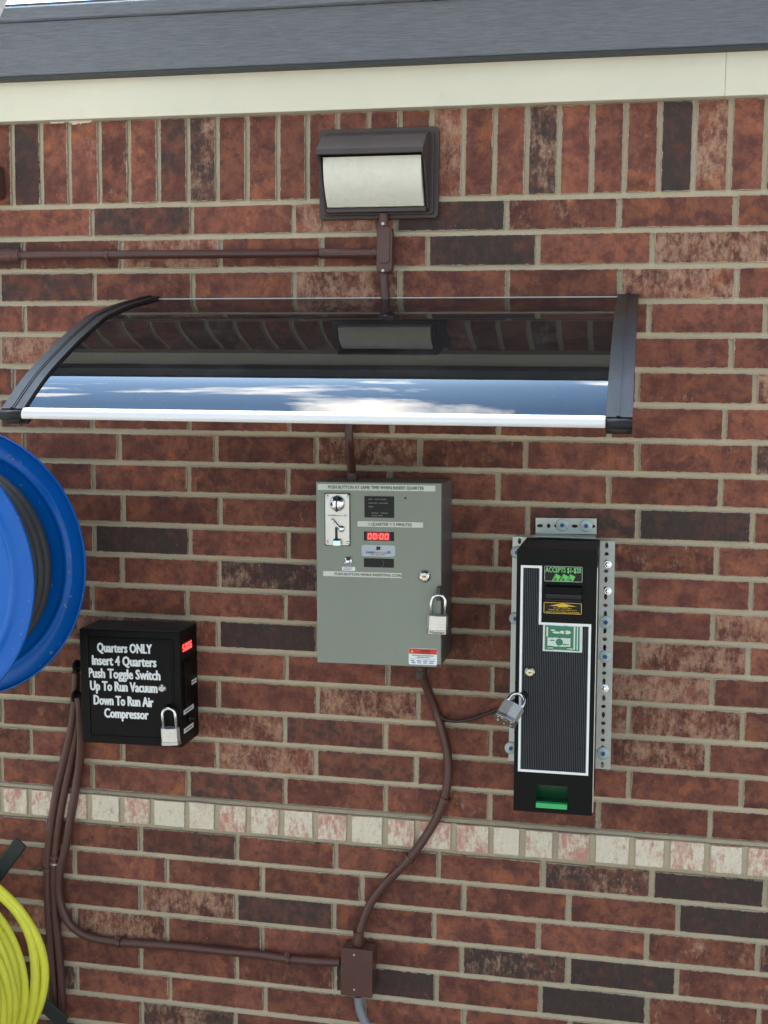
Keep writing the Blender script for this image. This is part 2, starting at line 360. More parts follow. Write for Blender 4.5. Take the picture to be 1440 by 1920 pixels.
class Frame:
    def __init__(s, o):
        s.o = o; s.inv = (Matrix.Translation(o.location) @ o.rotation_euler.to_matrix().to_4x4()).inverted()
    def p(s, x, y, d): return s.inv @ at(x, y, d)
    def px(s, x, y, X):
        return s.inv @ atx(x, y, X)
    def rect(s, x0, y0, x1, y1, d):
        a = s.p(x0, y0, d); b = s.p(x1, y1, d); return a.x, b.x, b.z, a.z

# ------------------------------------------------------------------ ground
bx('ground', CONCRETE, None, -400, 400, -400, 400, -0.3, 0.0)['kind'] = 'structure'

# ------------------------------------------------------------------ brick wall
wall = thing('brick_wall', 'red and charcoal brick wall with a whitewashed header band and upright bricks under the soffit', 'wall', (0, 0, 0))
XL, XR = -1.7, 2.7
SOF = 0.1647 + Z0
bx('mortar', MORTAR, wall, XL, XR, 0.0062, 0.11, 0.0, SOF + 0.05)
V = {0: .0022, 1: -.0601, 2: -.1238, 3: -.1865, 4: -.2478, 5: -.3107, 6: -.3739, 7: -.4383, 8: -.4996, 9: -.5601, 10: -.6235, 11: -.6853, 12: -.7471,
     13: -.8068, 14: -.8676, 15: -.9270, 16: -.9908, 17: -1.0528, 18: -1.1154, 19: -1.1775, 20: -1.2425, 21: -1.302, 22: -1.3636, 23: -1.427, 24: -1.4895, 25: -1.5531, 26: -1.614}
HD = {1: {0: -.0981, 1: .1088, 2: .3119, 3: .5101, 4: .7172, 5: .9195, 6: 1.1227}, 2: {-1: -.2438, 0: -.0373, 1: .167, 2: .3677, 3: .5714, 4: .7748, 5: .9801},
 3: {0: -.0942, 1: .1104, 2: .3145, 4: .7212, 5: .9254, 6: 1.1291}, 4: {-1: -.2448, 5: .9782, 6: 1.18}, 5: {6: 1.1238, -1: -.300}, 6: {5: .9621, 6: 1.1675},
 7: {0: -.1011, 1: .1018, 2: .3052, 6: 1.1171}, 8: {0: -.0462, 1: .1565, 2: .3596, 5: .9648, 6: 1.1713}, 9: {0: -.1016, 1: .1, 2: .3021, 5: .9147, 6: 1.1146},
 10: {0: -.0386, 1: .1652, 5: .969, 6: 1.1732}, 11: {0: -.1011, 1: .1015, 2: .3035, 6: 1.112}, 12: {0: -.0411, 1: .1626, 5: .9692, 6: 1.1747},
 13: {0: -.1074, 1: .0952, 2: .298, 6: 1.1095}, 14: {1: .1592, 5: .9708, 6: 1.1744}, 15: {2: .3007, 6: 1.1127}, 16: {1: .1606, 2: .3631, 5: .9652, 6: 1.1691},
 17: {2: .2976, 6: 1.1091}, 18: {1: .1566, 2: .3603, 5: .9678, 6: 1.1708}, 19: {2: .2989, 6: 1.1173},
 21: {0: -.0084, 1: .1983, 2: .4032, 4: .8111, 5: 1.0152, 6: 1.2203}, 22: {-1: -.1543, 0: .0477, 1: .2519, 3: .6597, 4: .8612, 5: 1.0649},
 23: {0: -.0091, 1: .1957, 2: .3994, 4: .8057, 5: 1.0088, 6: 1.212}, 24: {-1: -.1551, 0: .0467, 1: .2508, 3: .6576, 4: .8632, 5: 1.067},
 25: {0: -.0103, 1: .1966, 4: .8116, 5: 1.0136, 6: 1.2187}, 26: {-1: -.1522, 0: .0522, 1: .2567, 3: .6627, 4: .8693}}
# the look of every brick, row by row from n=-2: r red, o orange red, m dull red, d charcoal, D half charcoal, l pale mottled, h lightly mottled, s dark speckled
TN = {1: 'ooDmldhmrr', 2: 'dhlmmdolrr', 3: 'dDholmmlrr', 4: 'rrrmrmmror', 5: 'mlrrmrmmmo', 6: 'mmrrmrmoll', 7: 'rhrrmmmmrr', 8: 'rrmmlhrhss',
      9: 'rrohmmrmmr', 10: 'rrohmmDdor', 11: 'rodrmmmhor', 12: 'rrrsmmromr', 13: 'rrrommmmlr', 14: 'llhdmhmlmr', 15: 'rrmrmmDlmr', 16: 'rrmrlmllmr',
      17: 'rhmlDmmlrr', 18: 'rmmlDmromr', 19: 'rrmDmhrmrr', 21: 'roDmrrsdlr', 22: 'rrormmhdmm', 23: 'rrldmrmhss', 24: 'llrmrsdhmm', 25: 'rrmhdrdhmm', 26: 'srrrrrmmmr'}
TONE = {'r': (.12, .10), 'o': (.0, .18), 'm': (.30, .05), 'd': (.72, .06), 'D': (.56, .10), 'l': (.14, .57), 'h': (.18, .34), 's': (.66, .50)}

def brick_geo(V_, Fs, tones, uvs, x0, x1, z0, z1, yf, yb, tone):
    "one brick with slightly wavy arrises: perimeter ring, eased edge, front face"
    w, h = x1 - x0, z1 - z0; j = 0.0009
    nl = 5 if w > h * 1.6 else 2; nv = 5 if h > w * 1.6 else 2
    per = []
    for k in range(nl): per.append((x0 + w * k / nl, z0))
    for k in range(nv): per.append((x1, z0 + h * k / nv))
    for k in range(nl): per.append((x1 - w * k / nl, z1))
    for k in range(nv): per.append((x0, z1 - h * k / nv))
    per = [(a + random.uniform(-j, j) * 1.3, b + random.uniform(-j, j)) for a, b in per]
    n = len(per); cx, cz = (x0 + x1) / 2, (z0 + z1) / 2; e = 0.0011; base = len(V_)
    tilt = (random.uniform(-.0006, .0006), random.uniform(-.0005, .0005)); off = random.uniform(-.0008, .0007)
    def fy(a, b): return yf + off + tilt[0] * (a - cx) / w + tilt[1] * (b - cz) / h
    for a, b in per: V_.append((a, yb, b))
    for a, b in per: V_.append((a, fy(a, b) + e, b))
    for a, b in per:
        a2 = cx + (a - cx) * (1 - 2 * e / w); b2 = cz + (b - cz) * (1 - 2 * e / h); V_.append((a2, fy(a, b), b2))
    for i in range(n):
        k = (i + 1) % n
        Fs.append((base + i, base + k, base + n + k, base + n + i)); Fs.append((base + n + i, base + n + k, base + 2 * n + k, base + 2 * n + i))
    Fs.append(tuple(base + 2 * n + i for i in range(n)))
    cnt = 2 * n + 1
    tones += [(tone, cnt)]
    uvs.append((x0, x1, z0, z1, cnt))
def finish_bricks(name, Vs, Fs, tones, uvs, kind=None):
    me = bpy.data.meshes.new(name); me.from_pydata(Vs, [], Fs)
    ca = me.color_attributes.new('tone', 'FLOAT_COLOR', 'CORNER'); u1 = me.uv_layers.new(name='near'); u2 = me.uv_layers.new(name='far')
    pi = 0
    for (tone, cnt), (x0, x1, z0, z1, _) in zip(tones, uvs):
        for p in me.polygons[pi:pi + cnt]:
            for li in p.loop_indices:
                co = me.vertices[me.loops[li].vertex_index].co
                ca.data[li].color = tone; u1.data[li].uv = (co.x - x0, co.z - z0); u2.data[li].uv = (x1 - co.x, z1 - co.z)
        pi += cnt
    me.materials.append(BRICK)
    o = bpy.data.objects.new(name, me); link(o, wall)
    if kind: o['kind'] = kind
    return o
SV, SF, ST, SU = [], [], [], []
def put_brick(x0, x1, z0, z1, yf, tone, single):
    if single:
        v, f, t, u = [], [], [], []; brick_geo(v, f, t, u, x0, x1, z0, z1, yf, yf + 0.03, tone); finish_bricks('brick', v, f, t, u)
    else: brick_geo(SV, SF, ST, SU, x0, x1, z0, z1, yf, yf + 0.03, tone)
JH, JV = 0.0092, 0.0084      # bed joint, head joint
INL, INR = -0.40, 1.30
BT, BB = {}, {}
for row in list(range(1, 20)) + list(range(21, 35)):
    if row <= 26: zt, zb = V[row - 1], V[row]
    else: zb = -1.614 - 0.0627 * (row - 26); zt = zb + 0.0627
    hd = HD.get(row, {0: (-.009 if row % 2 else .049)})
    if row == 5: hd = {-1: -.300, 6: 1.1238}
    ks = sorted(hd); pitch = (hd[ks[-1]] - hd[ks[0]]) / (ks[-1] - ks[0]) if len(ks) > 1 else 0.2033
    def head(n):
        if n in hd: return hd[n]
        k = min(ks, key=lambda q: abs(q - n)); return hd[k] + (n - k) * pitch + random.Random(row * 50 + n).uniform(-.0015, .0015)
    for n in range(-9, 15):
        a, b = head(n), head(n + 1)
        if b < XL or a > XR: continue
        if zb + Z0 < 0.005: continue
        if row in TN and -2 <= n <= 7: c = TN[row][n + 2]
        else: c = random.choice('rrrmmodDlhrms')
        dk, lt = TONE[c]
        tone = (max(0, dk + random.uniform(-.06, .06)), max(0, lt + random.uniform(-.06, .06)), random.random(), 0.0)
        single = row <= 27 and b > INL and a < INR
        j1, j2 = random.uniform(-.0008, .0008), random.uniform(-.0008, .0008)
        put_brick(a + JV / 2 + j1, b - JV / 2 + j2, zb + Z0 + JH / 2 + random.uniform(-.0005, .0005), zt + Z0 - JH / 2 + random.uniform(-.0005, .0005), 0.0, tone, single)
# soldier course
sol = [-.2647, -.2034, -.1438, -.0803, -.0191, .0415, .102, .1608, .2207, .2815, .3391, .3975, .457, .516, .576, .6354, .6931, .7516, .8096, .8688, .9275, .9874, 1.0476, 1.1089, 1.1696]
while sol[0] > XL: sol.insert(0, sol[0] - .0606)
while sol[-1] < XR: sol.append(sol[-1] + .0602)
stn = 'rdrhhmDsmrmrmrmlrmsmmhdlm'
i0 = sol.index(-.2647)
for i in range(len(sol) - 1):
    a, b = sol[i], sol[i + 1]; c = stn[i - i0 + 1] if 0 <= i - i0 + 1 < len(stn) else random.choice('rrmmdDhr'); dk, lt = TONE[c]
    single = b > INL and a < INR
    put_brick(a + .0042, b - .0042, Z0 + .0022 + .0045, SOF - 0.0015, 0.0, (dk, lt, random.random(), 0.0), single)
# whitewashed header band, proud of the wall
rl = [-.3113, -.2481, -.1814, -.1147, -.0435, .0217, .0959, .1591, .2251, .2942, .3642, .4317, .5044, .5668, .64, .7112, .7715, .8342, .9032, .9773, 1.0408, 1.1141, 1.1822]
while rl[0] > XL: rl.insert(0, rl[0] - random.uniform(.064, .071))
while rl[-1] < XR: rl.append(rl[-1] + random.uniform(.064, .071))
for i in range(len(rl) - 1):
    a, b = rl[i], rl[i + 1]; single = b > INL and a < INR
    j = random.uniform(.0042, .0062)
    put_brick(a + j, b - j, Z0 - 1.2345, Z0 - 1.1808 + random.uniform(-.0008, .0008), -0.0125, (0, 0, random.random(), random.uniform(.42, .88)), single)
# mortar between and above the projecting headers
mb = MB(); mb.box(XL, XR, -0.007, 0.0061, Z0 - 1.2335, Z0 - 1.1822)
mb.build('header_mortar', MORTAR, wall)
mb = MB(); mb.prism([(0.0061, Z0 - 1.1742), (.0005, Z0 - 1.1762), (-.0042, Z0 - 1.1798), (-.0042, Z0 - 1.1808), (0.0061, Z0 - 1.1808)], 'x', XL, XR)
mb.build('weathered_mortar_fillet', MORTAR, wall)
finish_bricks('brick_field', SV, SF, ST, SU, kind='stuff')

mb = MB()
for row in range(0, 34):
    if row in (19, 20): continue
    zc = Z0 + (V[row] if row in V else -1.614 - 0.0627 * (row - 26))
    if zc < .02: continue
    h2 = JH / 2 + .0022
    pr_ = [(.0075, zc + h2), (.0045, zc + h2), (.0052, zc + h2 * .35), (.0048, zc - h2 * .25), (.0030, zc - h2 * .62), (.0008, zc - h2 * .82), (.0014, zc - h2), (.0075, zc - h2)]
    mb.prism(pr_, 'x', XL, XR)
mb.build('bed_joints', MORTAR, wall, kind='stuff')
# ------------------------------------------------------------------ roof edge
eave = thing('roof_eave', 'roof edge of cream painted frieze board under a dark blue grey woodgrain fascia board', 'roof', (0.5, 0, SOF))
def ex(v): return v - 0.5
FZ = at(720, 117.5, .045).z - SOF; FT = at(720, 6, .046).z - SOF; FT2 = at(100, 5.5, .055).z - SOF
bx('frieze_board', CREAM, eave, ex(XL - .3), ex(1.0957), -.019, .10, 0, FZ + .004, .0012)
bx('frieze_board', CREAM, eave, ex(1.0960), ex(XR + .3), -.0191, .10, 0, FZ + .004, .0012)
mb = MB()
mb.prism([(.02, FZ + .0046), (-.0435, FZ + .0046), (-.0455, FZ + .006), (-.0455, FT), (.02, FT)], 'x', ex(XL - .3), ex(XR + .3))
mb.build('fascia_board', FASCIA, eave, 0.0012)
bx('underside_shade_strip', mat('underside_shade', (0.026, 0.029, 0.035), 0.5), eave, ex(XL - .3), ex(XR + .3), -.0435, .02, FZ - .0008, FZ + .0044, .0006)  # near-black strip: shade under the fascia put into its colour
mb = MB(); mb.prism([(.05, FT + .0002), (-.050, FT + .0002), (-.0540, FT + .003), (-.0525, FT2 - .004), (-.048, FT2), (.05, FT2 + .004)], 'x', ex(XL - .3), ex(XR + .3))
mb.build('drip_edge', FASCIA, eave, 0.001)
RB = FT2 + .0045
mb = MB(); mb.prism([(-.044, RB - .004), (-.044, RB + .001), (3.6, .80), (3.6, .78)], 'x', ex(XL - .6), ex(XR + 2.5)); mb.build('roof_deck', ROOFM, eave)
mb = MB(); mb.prism([(3.6, .80), (3.6, .78), (7.2, 0.02), (7.2, 0.04)], 'x', ex(XL - .6), ex(XR + 2.5)); mb.build('roof_deck', ROOFM, eave)
# dribbles of cream paint on the bricks below the soffit
rd = random.Random(11); xs_ = [94 + 2.6 * q for q in range(31)]; lo = []
for q, xx in enumerate(xs_):
    env = 3.0 if xx < 122 else (.6 if xx < 129 else 6.5 * math.sin(max(0, min(1, (xx - 126) / 47)) * math.pi) ** .7)
    lo.append(at(xx, 229 - (xx - 94) * .03 + env * rd.uniform(.55, 1.25), .0015))
tp = [at(xx, 225 - (xx - 94) * .03, .0015) for xx in xs_]
mb = MB()
for q in range(30):
    a0, a1, b1, b0 = tp[q], tp[q + 1], lo[q + 1], lo[q]
    mb.add([(p.x, -.0016, p.z) for p in (a0, a1, b1, b0)], [(0, 1, 2, 3)])
pd = mb.build('paint_dribble', CREAM, wall, fix=False)

# white painted gutter end hanging at the corner of the eave, top left
g = at(8, 12, 0.42)
gut = thing('gutter_end', 'white rough painted gutter end at the very top left corner', 'gutter', (g.x - .06, -0.42, g.z + .05))
mb = MB(); mb.prism([(-.10, -.062), (.028, -.062 + .0), (.062, .0), (.062, .09), (-.10, .09)], 'y', -.04, .04); mb.build('gutter_box', WHITEP, gut, 0.003)
bx('gutter_strap', WHITEP, gut, -.06, -.03, -.044, .1, .0905, .094, .0008)

# ------------------------------------------------------------------ wall pack light
pl = at(711, 325, 0.01)
wl = thing('wall_light', 'dark bronze wall pack light with frosted ribbed lens under the soffit', 'light', (0.4792, -0.0015, Z0 + 0.0475))
def Lz(z): return z - 0.0475
mb = MB(); mb.prism(rrect(-.113, .113, Lz(-.0347), Lz(.1308), .008, 3), 'y', 0, -.012); mb.build('back_plate', DARKBR, wl, .002)
mb = MB(); mb.prism(rrect(-.105, .105, Lz(-.028), Lz(.124), .006, 3), 'y', -.012, -.019); mb.build('plate_rim', DARKBR, wl, .002)
# hood: sloping top, tapering cheeks
hz, hd_ = Lz(.0705), .092
mb = MB()
ol = [(-.019, Lz(.122)), (-.060, Lz(.108)), (-hd_, Lz(.081)), (-hd_ - .002, hz), (-hd_ + .004, hz), (-hd_ + .006, Lz(.078)), (-.058, Lz(.103)), (-.019, Lz(.117))]
mb.prism(ol, 'x', -.0985, .0985); mb.build('hood', DARKBR, wl, .0018)
for s in (-1, 1):
    mb = MB(); mb.prism([(-.019, Lz(.118)), (-.058, Lz(.104)), (-hd_, Lz(.080)), (-hd_, Lz(.071)), (-.075, Lz(.062)), (-.030, Lz(-.020)), (-.019, Lz(-.024))], 'x', s * .0985, s * .0945)
    mb.build('cheek', DARKBR, wl, .0008)
bx('lens_ledge', DARKBR, wl, -.0945, .0945, -.034, -.019, Lz(-.0245), Lz(-.0165), .001)
# ribbed lens, quarter-barrel bulge
pr = []
for i in range(13):
    a = i / 12; zz = Lz(.069) + (Lz(-.0155) - Lz(.069)) * a; yy = -.072 + .034 * a ** 2.2; pr.append((yy, zz))
mb = MB(); nx = 90; vs = []; fs = []
for ix in range(nx + 1):
    x = -.0905 + .181 * ix / nx; rib = .0003 if ix % 2 else 0.0
    for yy, zz in pr: vs.append((x, yy - rib, zz))
m_ = len(pr)
for ix in range(nx):
    for k in range(m_ - 1): fs.append((ix * m_ + k, ix * m_ + k + 1, (ix + 1) * m_ + k + 1, (ix + 1) * m_ + k))
vs2 = [(-.0905, -.02, Lz(.069)), (-.0905, -.02, Lz(-.0155)), (.0905, -.02, Lz(.069)), (.0905, -.02, Lz(-.0155))]; b0 = len(vs); vs += vs2
fs.append(tuple(range(m_)) + (b0 + 1, b0)); fs.append(tuple(nx * m_ + k for k in range(m_ - 1, -1, -1)) + (b0 + 2, b0 + 3))
fs.append((b0, b0 + 2) + tuple(ix * m_ for ix in range(nx, -1, -1))); fs.append((b0 + 3, b0 + 1) + tuple(ix * m_ + m_ - 1 for ix in range(nx + 1)))
mb.add(vs, fs); mb.build('lens', LENS, wl)
mb = MB(); mb.lathe((0.0, -.0125, Lz(-.0315)), (0, -1, 0), [(0, .004), (.008, .004), (.009, .002)], 10); mb.build('screw', DARKBR, wl)

# ------------------------------------------------------------------ top conduit run
def strap(parent, c, ax, r, m=BROWNP, w=.007, ears=True):
    "saddle clip round a pipe of radius r, centre c, pipe direction ax, lying on the wall"
    mb = MB(); c = Vector(c); ax = Vector(ax).normalized()
    mb.lathe(c - ax * w / 2, ax, [(0, r * .9), (0, r + .0022), (w, r + .0022), (w, r * .9)], 16, False)
    o = mb.build('strap', m, parent)
    if ears:
        pr_ = Vector((ax.z, 0, -ax.x)).normalized()
        for s in ((-1, 1) if ears == 2 else (-1,)):
            q = c + pr_ * s * (r + .005); q.y = -0.003; mb = MB()
            mb.lathe(q + Vector((0, .002, 0)), (0, -1, 0), [(0, .0055), (.003, .0055), (.0035, .003), (.007, .0026), (.0075, .0)], 10, False)
            mb.build('anchor', m, o)
    return o
cr_ = .0083
hz_l, hz_r = at(40, 479, .02), at(706, 474.5, .02)
con = thing('wall_conduit', 'straight dark brown conduit running left to right under the wall light', 'conduit', (hz_l.x, 0, hz_l.z))
def rel(o, p): return Vector(p) - o.location
mb = MB(); a = at(-160, 481, .02); a.z = hz_l.z; b_ = hz_r.copy(); mb.tube([rel(con, a), rel(con, hz_l), rel(con, b_)], cr_, 14); mb.build('pipe', BROWNP, con)
p0 = at(22, 479, .02); mb = MB(); mb.lathe(rel(con, p0) + Vector((-.06, 0, 0)), (1, 0, 0), [(0, .0135), (.062, .0135), (.066, .0125), (.078, .0125), (.08, .0095), (.082, .0095)], 14, False); mb.build('coupling', BROWNP, con, .0005)
p1 = at(672, 475, .02); mb = MB(); mb.lathe(rel(con, at(600, 475.6, .02)), (1, 0, 0), [(0, .0098), (.098, .0098), (.1, .0115), (.112, .0115)], 14, False); mb.build('connector', BROWNP, con, .0005)
strap(con, rel(con, at(202, 479.5, .02)) , (1, 0, 0), cr_)
# elbow body
cb = thing('conduit_body', 'brown elongated conduit fitting hanging directly below the wall light', 'conduit fitting', tuple(at(719, 470, .022)))
f_ = Frame(cb)
x0, x1, z0, z1 = f_.rect(706, 425, 735, 512, .035)
mb = MB(); mb.prism(rrect(x0, x1, z0, z1, .009, 4), 'y', .008, -.014); mb.build('body', BROWNP, cb, .003)
mb = MB(); mb.prism(rrect(x0 + .0045, x1 - .0045, z0 + .018, z1 - .006, .006, 4), 'y', -.014, -.017); mb.build('cover', BROWNP, cb, .001)
mb = MB(); a = f_.p(719, 432, .02); b_ = f_.p(719, 405, .02); mb.lathe(a, (0, 0, 1), [(0, .0115), (.008, .0115), (.008, .0095), (b_.z - a.z + .004, .0095)], 14, False); mb.build('hub', BROWNP, cb); mb = MB()
a = f_.p(719, 506, .02); mb.lathe(a + Vector((0, 0, -.012)), (0, 0, 1), [(0, .0095), (.012, .0095), (.012, .011), (.02, .011)], 14, False); mb.build('hub', BROWNP, cb)
for yy in (420, 508):
    mb = MB(); mb.lathe(f_.p(719, yy, .034), (0, -1, 0), [(0, .003), (.006, .003), (.007, .0)], 8, False); mb.build('screw', STEEL, cb)
# pipe dropping behind the awning into the grey box
path = [at(719, 512, .02), at(721, 540, .02), at(724, 575, .022), at(722, 610, .02), at(700, 700, .02), at(668, 745, .022), at(655, 800, .022), at(656, 840, .026), at(660, 888, .06), at(661, 905, .07)]
dp = thing('drop_pipe', 'dark brown pipe passing behind the awning into the top of the grey timer box', 'conduit', tuple(path[0]))
tube_obj('pipe', BROWNP, dp, [rel(dp, p) for p in path], .0082, 14)
mb = MB(); mb.lathe(rel(dp, at(661, 899, .068)), (0, 0, -1), [(-.012, .011), (.0, .011), (.0, .0155), (.006, .0155)], 14, False); mb.build('connector', BROWNP, dp)

# ------------------------------------------------------------------ awning
aw = thing('door_awning', 'curved smoked black awning with black end arms and white front rail', 'awning', (0.4826, 0, Z0 - .19))
AX0, AX1 = .0062, .9588; AW = .0365
PROF = spline([Vector((0, y, z)) for y, z in [(0, -.181), (.045, -.1890), (.125, -.2035), (.168, -.2125), (.245, -.2315), (.28, -.2445), (.365, -.281), (.46, -.328), (.51, -.358), (.556, -.390)]], 5)
PROF = [(-p.y, p.z + .19) for p in PROF]
def offs(pr_, t):
    o = []
    for i, (y, z) in enumerate(pr_):
        a = pr_[max(i - 1, 0)]; b = pr_[min(i + 1, len(pr_) - 1)]; dx, dz = b[0] - a[0], b[1] - a[1]; l = math.hypot(dx, dz)
        o.append((y - dz / l * t * -1 * -1, z + dx / l * t * -1 * 1)) if False else o.append((y + (dz / l) * t, z - (dx / l) * t))
    return o
def shell(name, m, x0, x1, ta, tb, sm=True, bevel=0, parent=aw, prof=PROF):
    "strip following the profile between x0 and x1, from offset ta to tb above it"
    lo, hi = offs(prof, ta), offs(prof, tb); n = len(prof); mb = MB()
    vs = [(x0, y, z) for y, z in lo] + [(x1, y, z) for y, z in lo] + [(x0, y, z) for y, z in hi] + [(x1, y, z) for y, z in hi]
    top = [(2 * n + i, 2 * n + i + 1, 3 * n + i + 1, 3 * n + i) for i in range(n - 1)]; bot = [(i, n + i, n + i + 1, i + 1) for i in range(n - 1)]
    mb.add(vs, top + bot, sm)
    mb.add(vs, [(i, i + 1, 2 * n + i + 1, 2 * n + i) for i in range(n - 1)] + [(n + i, 3 * n + i, 3 * n + i + 1, n + i + 1) for i in range(n - 1)] + [(0, 2 * n, 3 * n, n), (n - 1, 2 * n - 1, 4 * n - 1, 3 * n - 1)])
    b = MB(); b.v, b.f, b.sm = mb.v, mb.f, mb.sm
    me = bpy.data.meshes.new(name); me.from_pydata(b.v, [], b.f)
    for p, q in zip(me.polygons, b.sm): p.use_smooth = q
    bm = bmesh.new(); bm.from_mesh(me); bmesh.ops.recalc_face_normals(bm, faces=bm.faces)
    if sm:
        bmesh.ops.split_edges(bm, edges=[e for e in bm.edges if len(e.link_faces) == 2 and e.calc_face_angle(0) > 0.8])
    bm.to_mesh(me); bm.free(); me.materials.append(m)
    o = bpy.data.objects.new(name, me); link(o, parent); return o
hx = .4826
shell('canopy_sheet', SMOKE, AX0 + .012 - hx, AX1 - .012 - hx, 0.0, 0.003)
for s, (a, b_) in enumerate(((AX0, AX0 + AW), (AX1 - AW, AX1))):
    arm = shell('side_arm', ARMBLK, a - hx, b_ - hx, -.022, .0075, sm=False)
    shell('arm_ridge', ARMBLK, (a + b_) / 2 - .0035 - hx, (a + b_) / 2 - hx, .0075, .0098, sm=False, parent=arm)
    shell('arm_ridge', ARMBLK, (a + b_) / 2 + .0005 - hx, (a + b_) / 2 + .003 - hx, .0075, .0088, sm=False, parent=arm)
    y, z = PROF[-1]
    mb = MB(); mb.prism([(-AW / 2, 0), (AW / 2, 0), (AW / 2, -.006), (AW * .3, -.0105), (0, -.012), (-AW * .3, -.0105), (-AW / 2, -.006)], 'y', -.010, .03)
    e_ = mb.build('end_cap', ARMBLK, arm, .002); e_.location = ((a + b_) / 2 - hx, y + .002, z - .0045)
    mb = MB(); mb.tube([(a - hx - .0003, y - .003, z - .004), (b_ - hx + .0003, y - .003, z - .004)], .0085, 12); mb.build('arm_collar', ARMBLK, arm)
y, z = PROF[-1]
mb = MB(); mb.prism([(y - .011, z - .0095), (y - .0135, z - .004), (y - .011, z + .003), (y - .004, z + .0075), (y + .006, z + .0075), (y + .006, z + .005), (y + .010, z - .0095)], 'x', AX0 + AW - hx, AX1 - AW - hx)
mb.build('front_rail', ALU, aw, .0015)
bx('back_rail', GALV, aw, AX0 + AW - hx, AX1 - AW - hx, -.010, -.001, PROF[0][1] - .004, PROF[0][1] + .0026, .0004)
for xx in (AX0 + AW / 2, AX1 - AW / 2):
    bx('wall_foot', ARMBLK, aw, xx - hx - .017, xx - hx + .017, -.014, -.001, -.045, .0145, .002)

# ------------------------------------------------------------------ padlock
def padlock(name, label, loc, width=.038, rot=(0, 0, 0), word=True, sh_h=.030):
    t = thing(name, label, 'padlock', loc, 0, 'laminated steel padlocks'); t.rotation_euler = rot
    w = width; hgt = w * .68; dep = w * .50; r = w * .085; y0 = 0
    # local: hang point (inside of the shackle bow) at origin
    sh = MB(); sw = w * .335; top = -0.0
    pts = [(-sw, 0, -sh_h - .006)] + [(-sw, 0, -sw * 1.0)] + [(-sw * math.cos(math.pi * k / 12), 0, -sw + sw * math.sin(math.pi * k / 12)) for k in range(1, 12)] + [(sw, 0, -sw)] + [(sw, 0, -sh_h - .006)]
    sh.tube([Vector(p) + Vector((0, 0, r)) for p in pts], r, 12); sh.build('shackle', CHROME, t)
    zt = -sh_h + r
    body = MB(); nl = 9
    for i in range(nl):
        za = zt - hgt * i / nl; zb_ = zt - hgt * (i + 1) / nl + .00025; q = .0 if i % 2 else .0002
        pl_ = [(-w / 2 + q, 0), (-w / 2 + w * .1, -dep / 2 + q), (0, -dep / 2 - w * .045 + q), (w / 2 - w * .1, -dep / 2 + q), (w / 2 - q, 0), (w / 2 - w * .1, dep / 2 - q), (-w / 2 + w * .1, dep / 2 - q)]
        body.prism(pl_, 'z', za, zb_)
    body.build('laminated_body', PADST, t)
    zc = zt - hgt
    base = MB(); k_ = 1.06; pl_ = [(-w / 2 * k_, 0), (-w * .4 * k_, -dep / 2 * k_), (0, -dep * .6), (w * .4 * k_, -dep / 2 * k_), (w / 2 * k_, 0), (w * .4 * k_, dep / 2 * k_), (-w * .4 * k_, dep / 2 * k_)]
    base.prism(pl_, 'z', zc, zc - w * .2); bp_ = base.build('base_band', STEEL, t, .0008)
    for q in ((-.3, -.22), (.3, -.22), (-.3, .22), (.3, .22), (0, .25), (-.12, -.28)):
        rv = MB(); rv.lathe((q[0] * w, q[1] * w * .6, zc - w * .2), (0, 0, -1), [(0, w * .055), (w * .02, w * .05), (w * .04, 0)], 10); rv.build('rivet', STEEL, bp_)
    kc = MB(); kc.lathe((0.02 * w, 0.0, zc - w * .2), (0, 0, -1), [(0, w * .12), (w * .015, w * .12)], 16, False); kc.build('keyway', BRASS, bp_)
    if word: text('lettering', 'Master', INKBLK, bp_, -w * .36, w * .36, zc - w * .155, zc - w * .04, -dep * .60 - .0006, .01)
    return t

# ------------------------------------------------------------------ small print helpers
def print_line(parent, x0, x1, z, h, y, m, words=4, name='small_print'):
    mb = MB(); rnd = random.Random(int(abs(x0 * 1e5) + abs(z * 1e5))); x = x0; L_ = (x1 - x0) / (words * 1.0)
    for i in range(words):
        a = x; b = min(x1, x + L_ * rnd.uniform(.6, .85)); c = a
        while c < b:
            e = c + h * rnd.uniform(.35, .6); mb.add([(c, y, z), (e, y, z), (e, y, z + h * rnd.uniform(.75, 1)), (c, y, z + h)], [(0, 1, 2, 3)]); c = e + h * .22
        x += L_
    return mb.build(name, m, parent, fix=False)
SEG = {'0': 'abcdef', '5': 'afgcd', '6': 'afgcde', '8': 'abcdefg'}
def sevenseg(parent, s, xs, w, zb, h, y, side=False, slant=.08, th=None):
    th = th or w * .2; mb = MB()
    def q(pts):
        P = []
        for a, b in pts:
            a2 = a + (b - zb) * slant; P.append((y, a2, b) if side else (a2, y, b))
        mb.add(P, [tuple(range(len(P)))])
    for ch, x in zip(s, xs):
        if ch == ':':
            for zz in (.24, .62): q([(x, zb + h * zz), (x + th * .8, zb + h * zz), (x + th * .8, zb + h * zz + th), (x, zb + h * zz + th)])
            continue
        hh = h / 2; g = th * .12
        R = {'a': (g + th * .5, w - th * .5 - g, h - th, h), 'd': (g + th * .5, w - th * .5 - g, 0, th), 'g': (g + th * .5, w - th * .5 - g, hh - th / 2, hh + th / 2),
             'f': (0, th, hh + g, h - th * .4), 'b': (w - th, w, hh + g, h - th * .4), 'e': (0, th, th * .4, hh - g), 'c': (w - th, w, th * .4, hh - g)}
        for k in SEG[ch]:
            a, b, c, d = R[k]; q([(x + a, zb + c), (x + b, zb + c), (x + b, zb + d), (x + a, zb + d)])
    return mb.build('digits', LED, parent, fix=False)
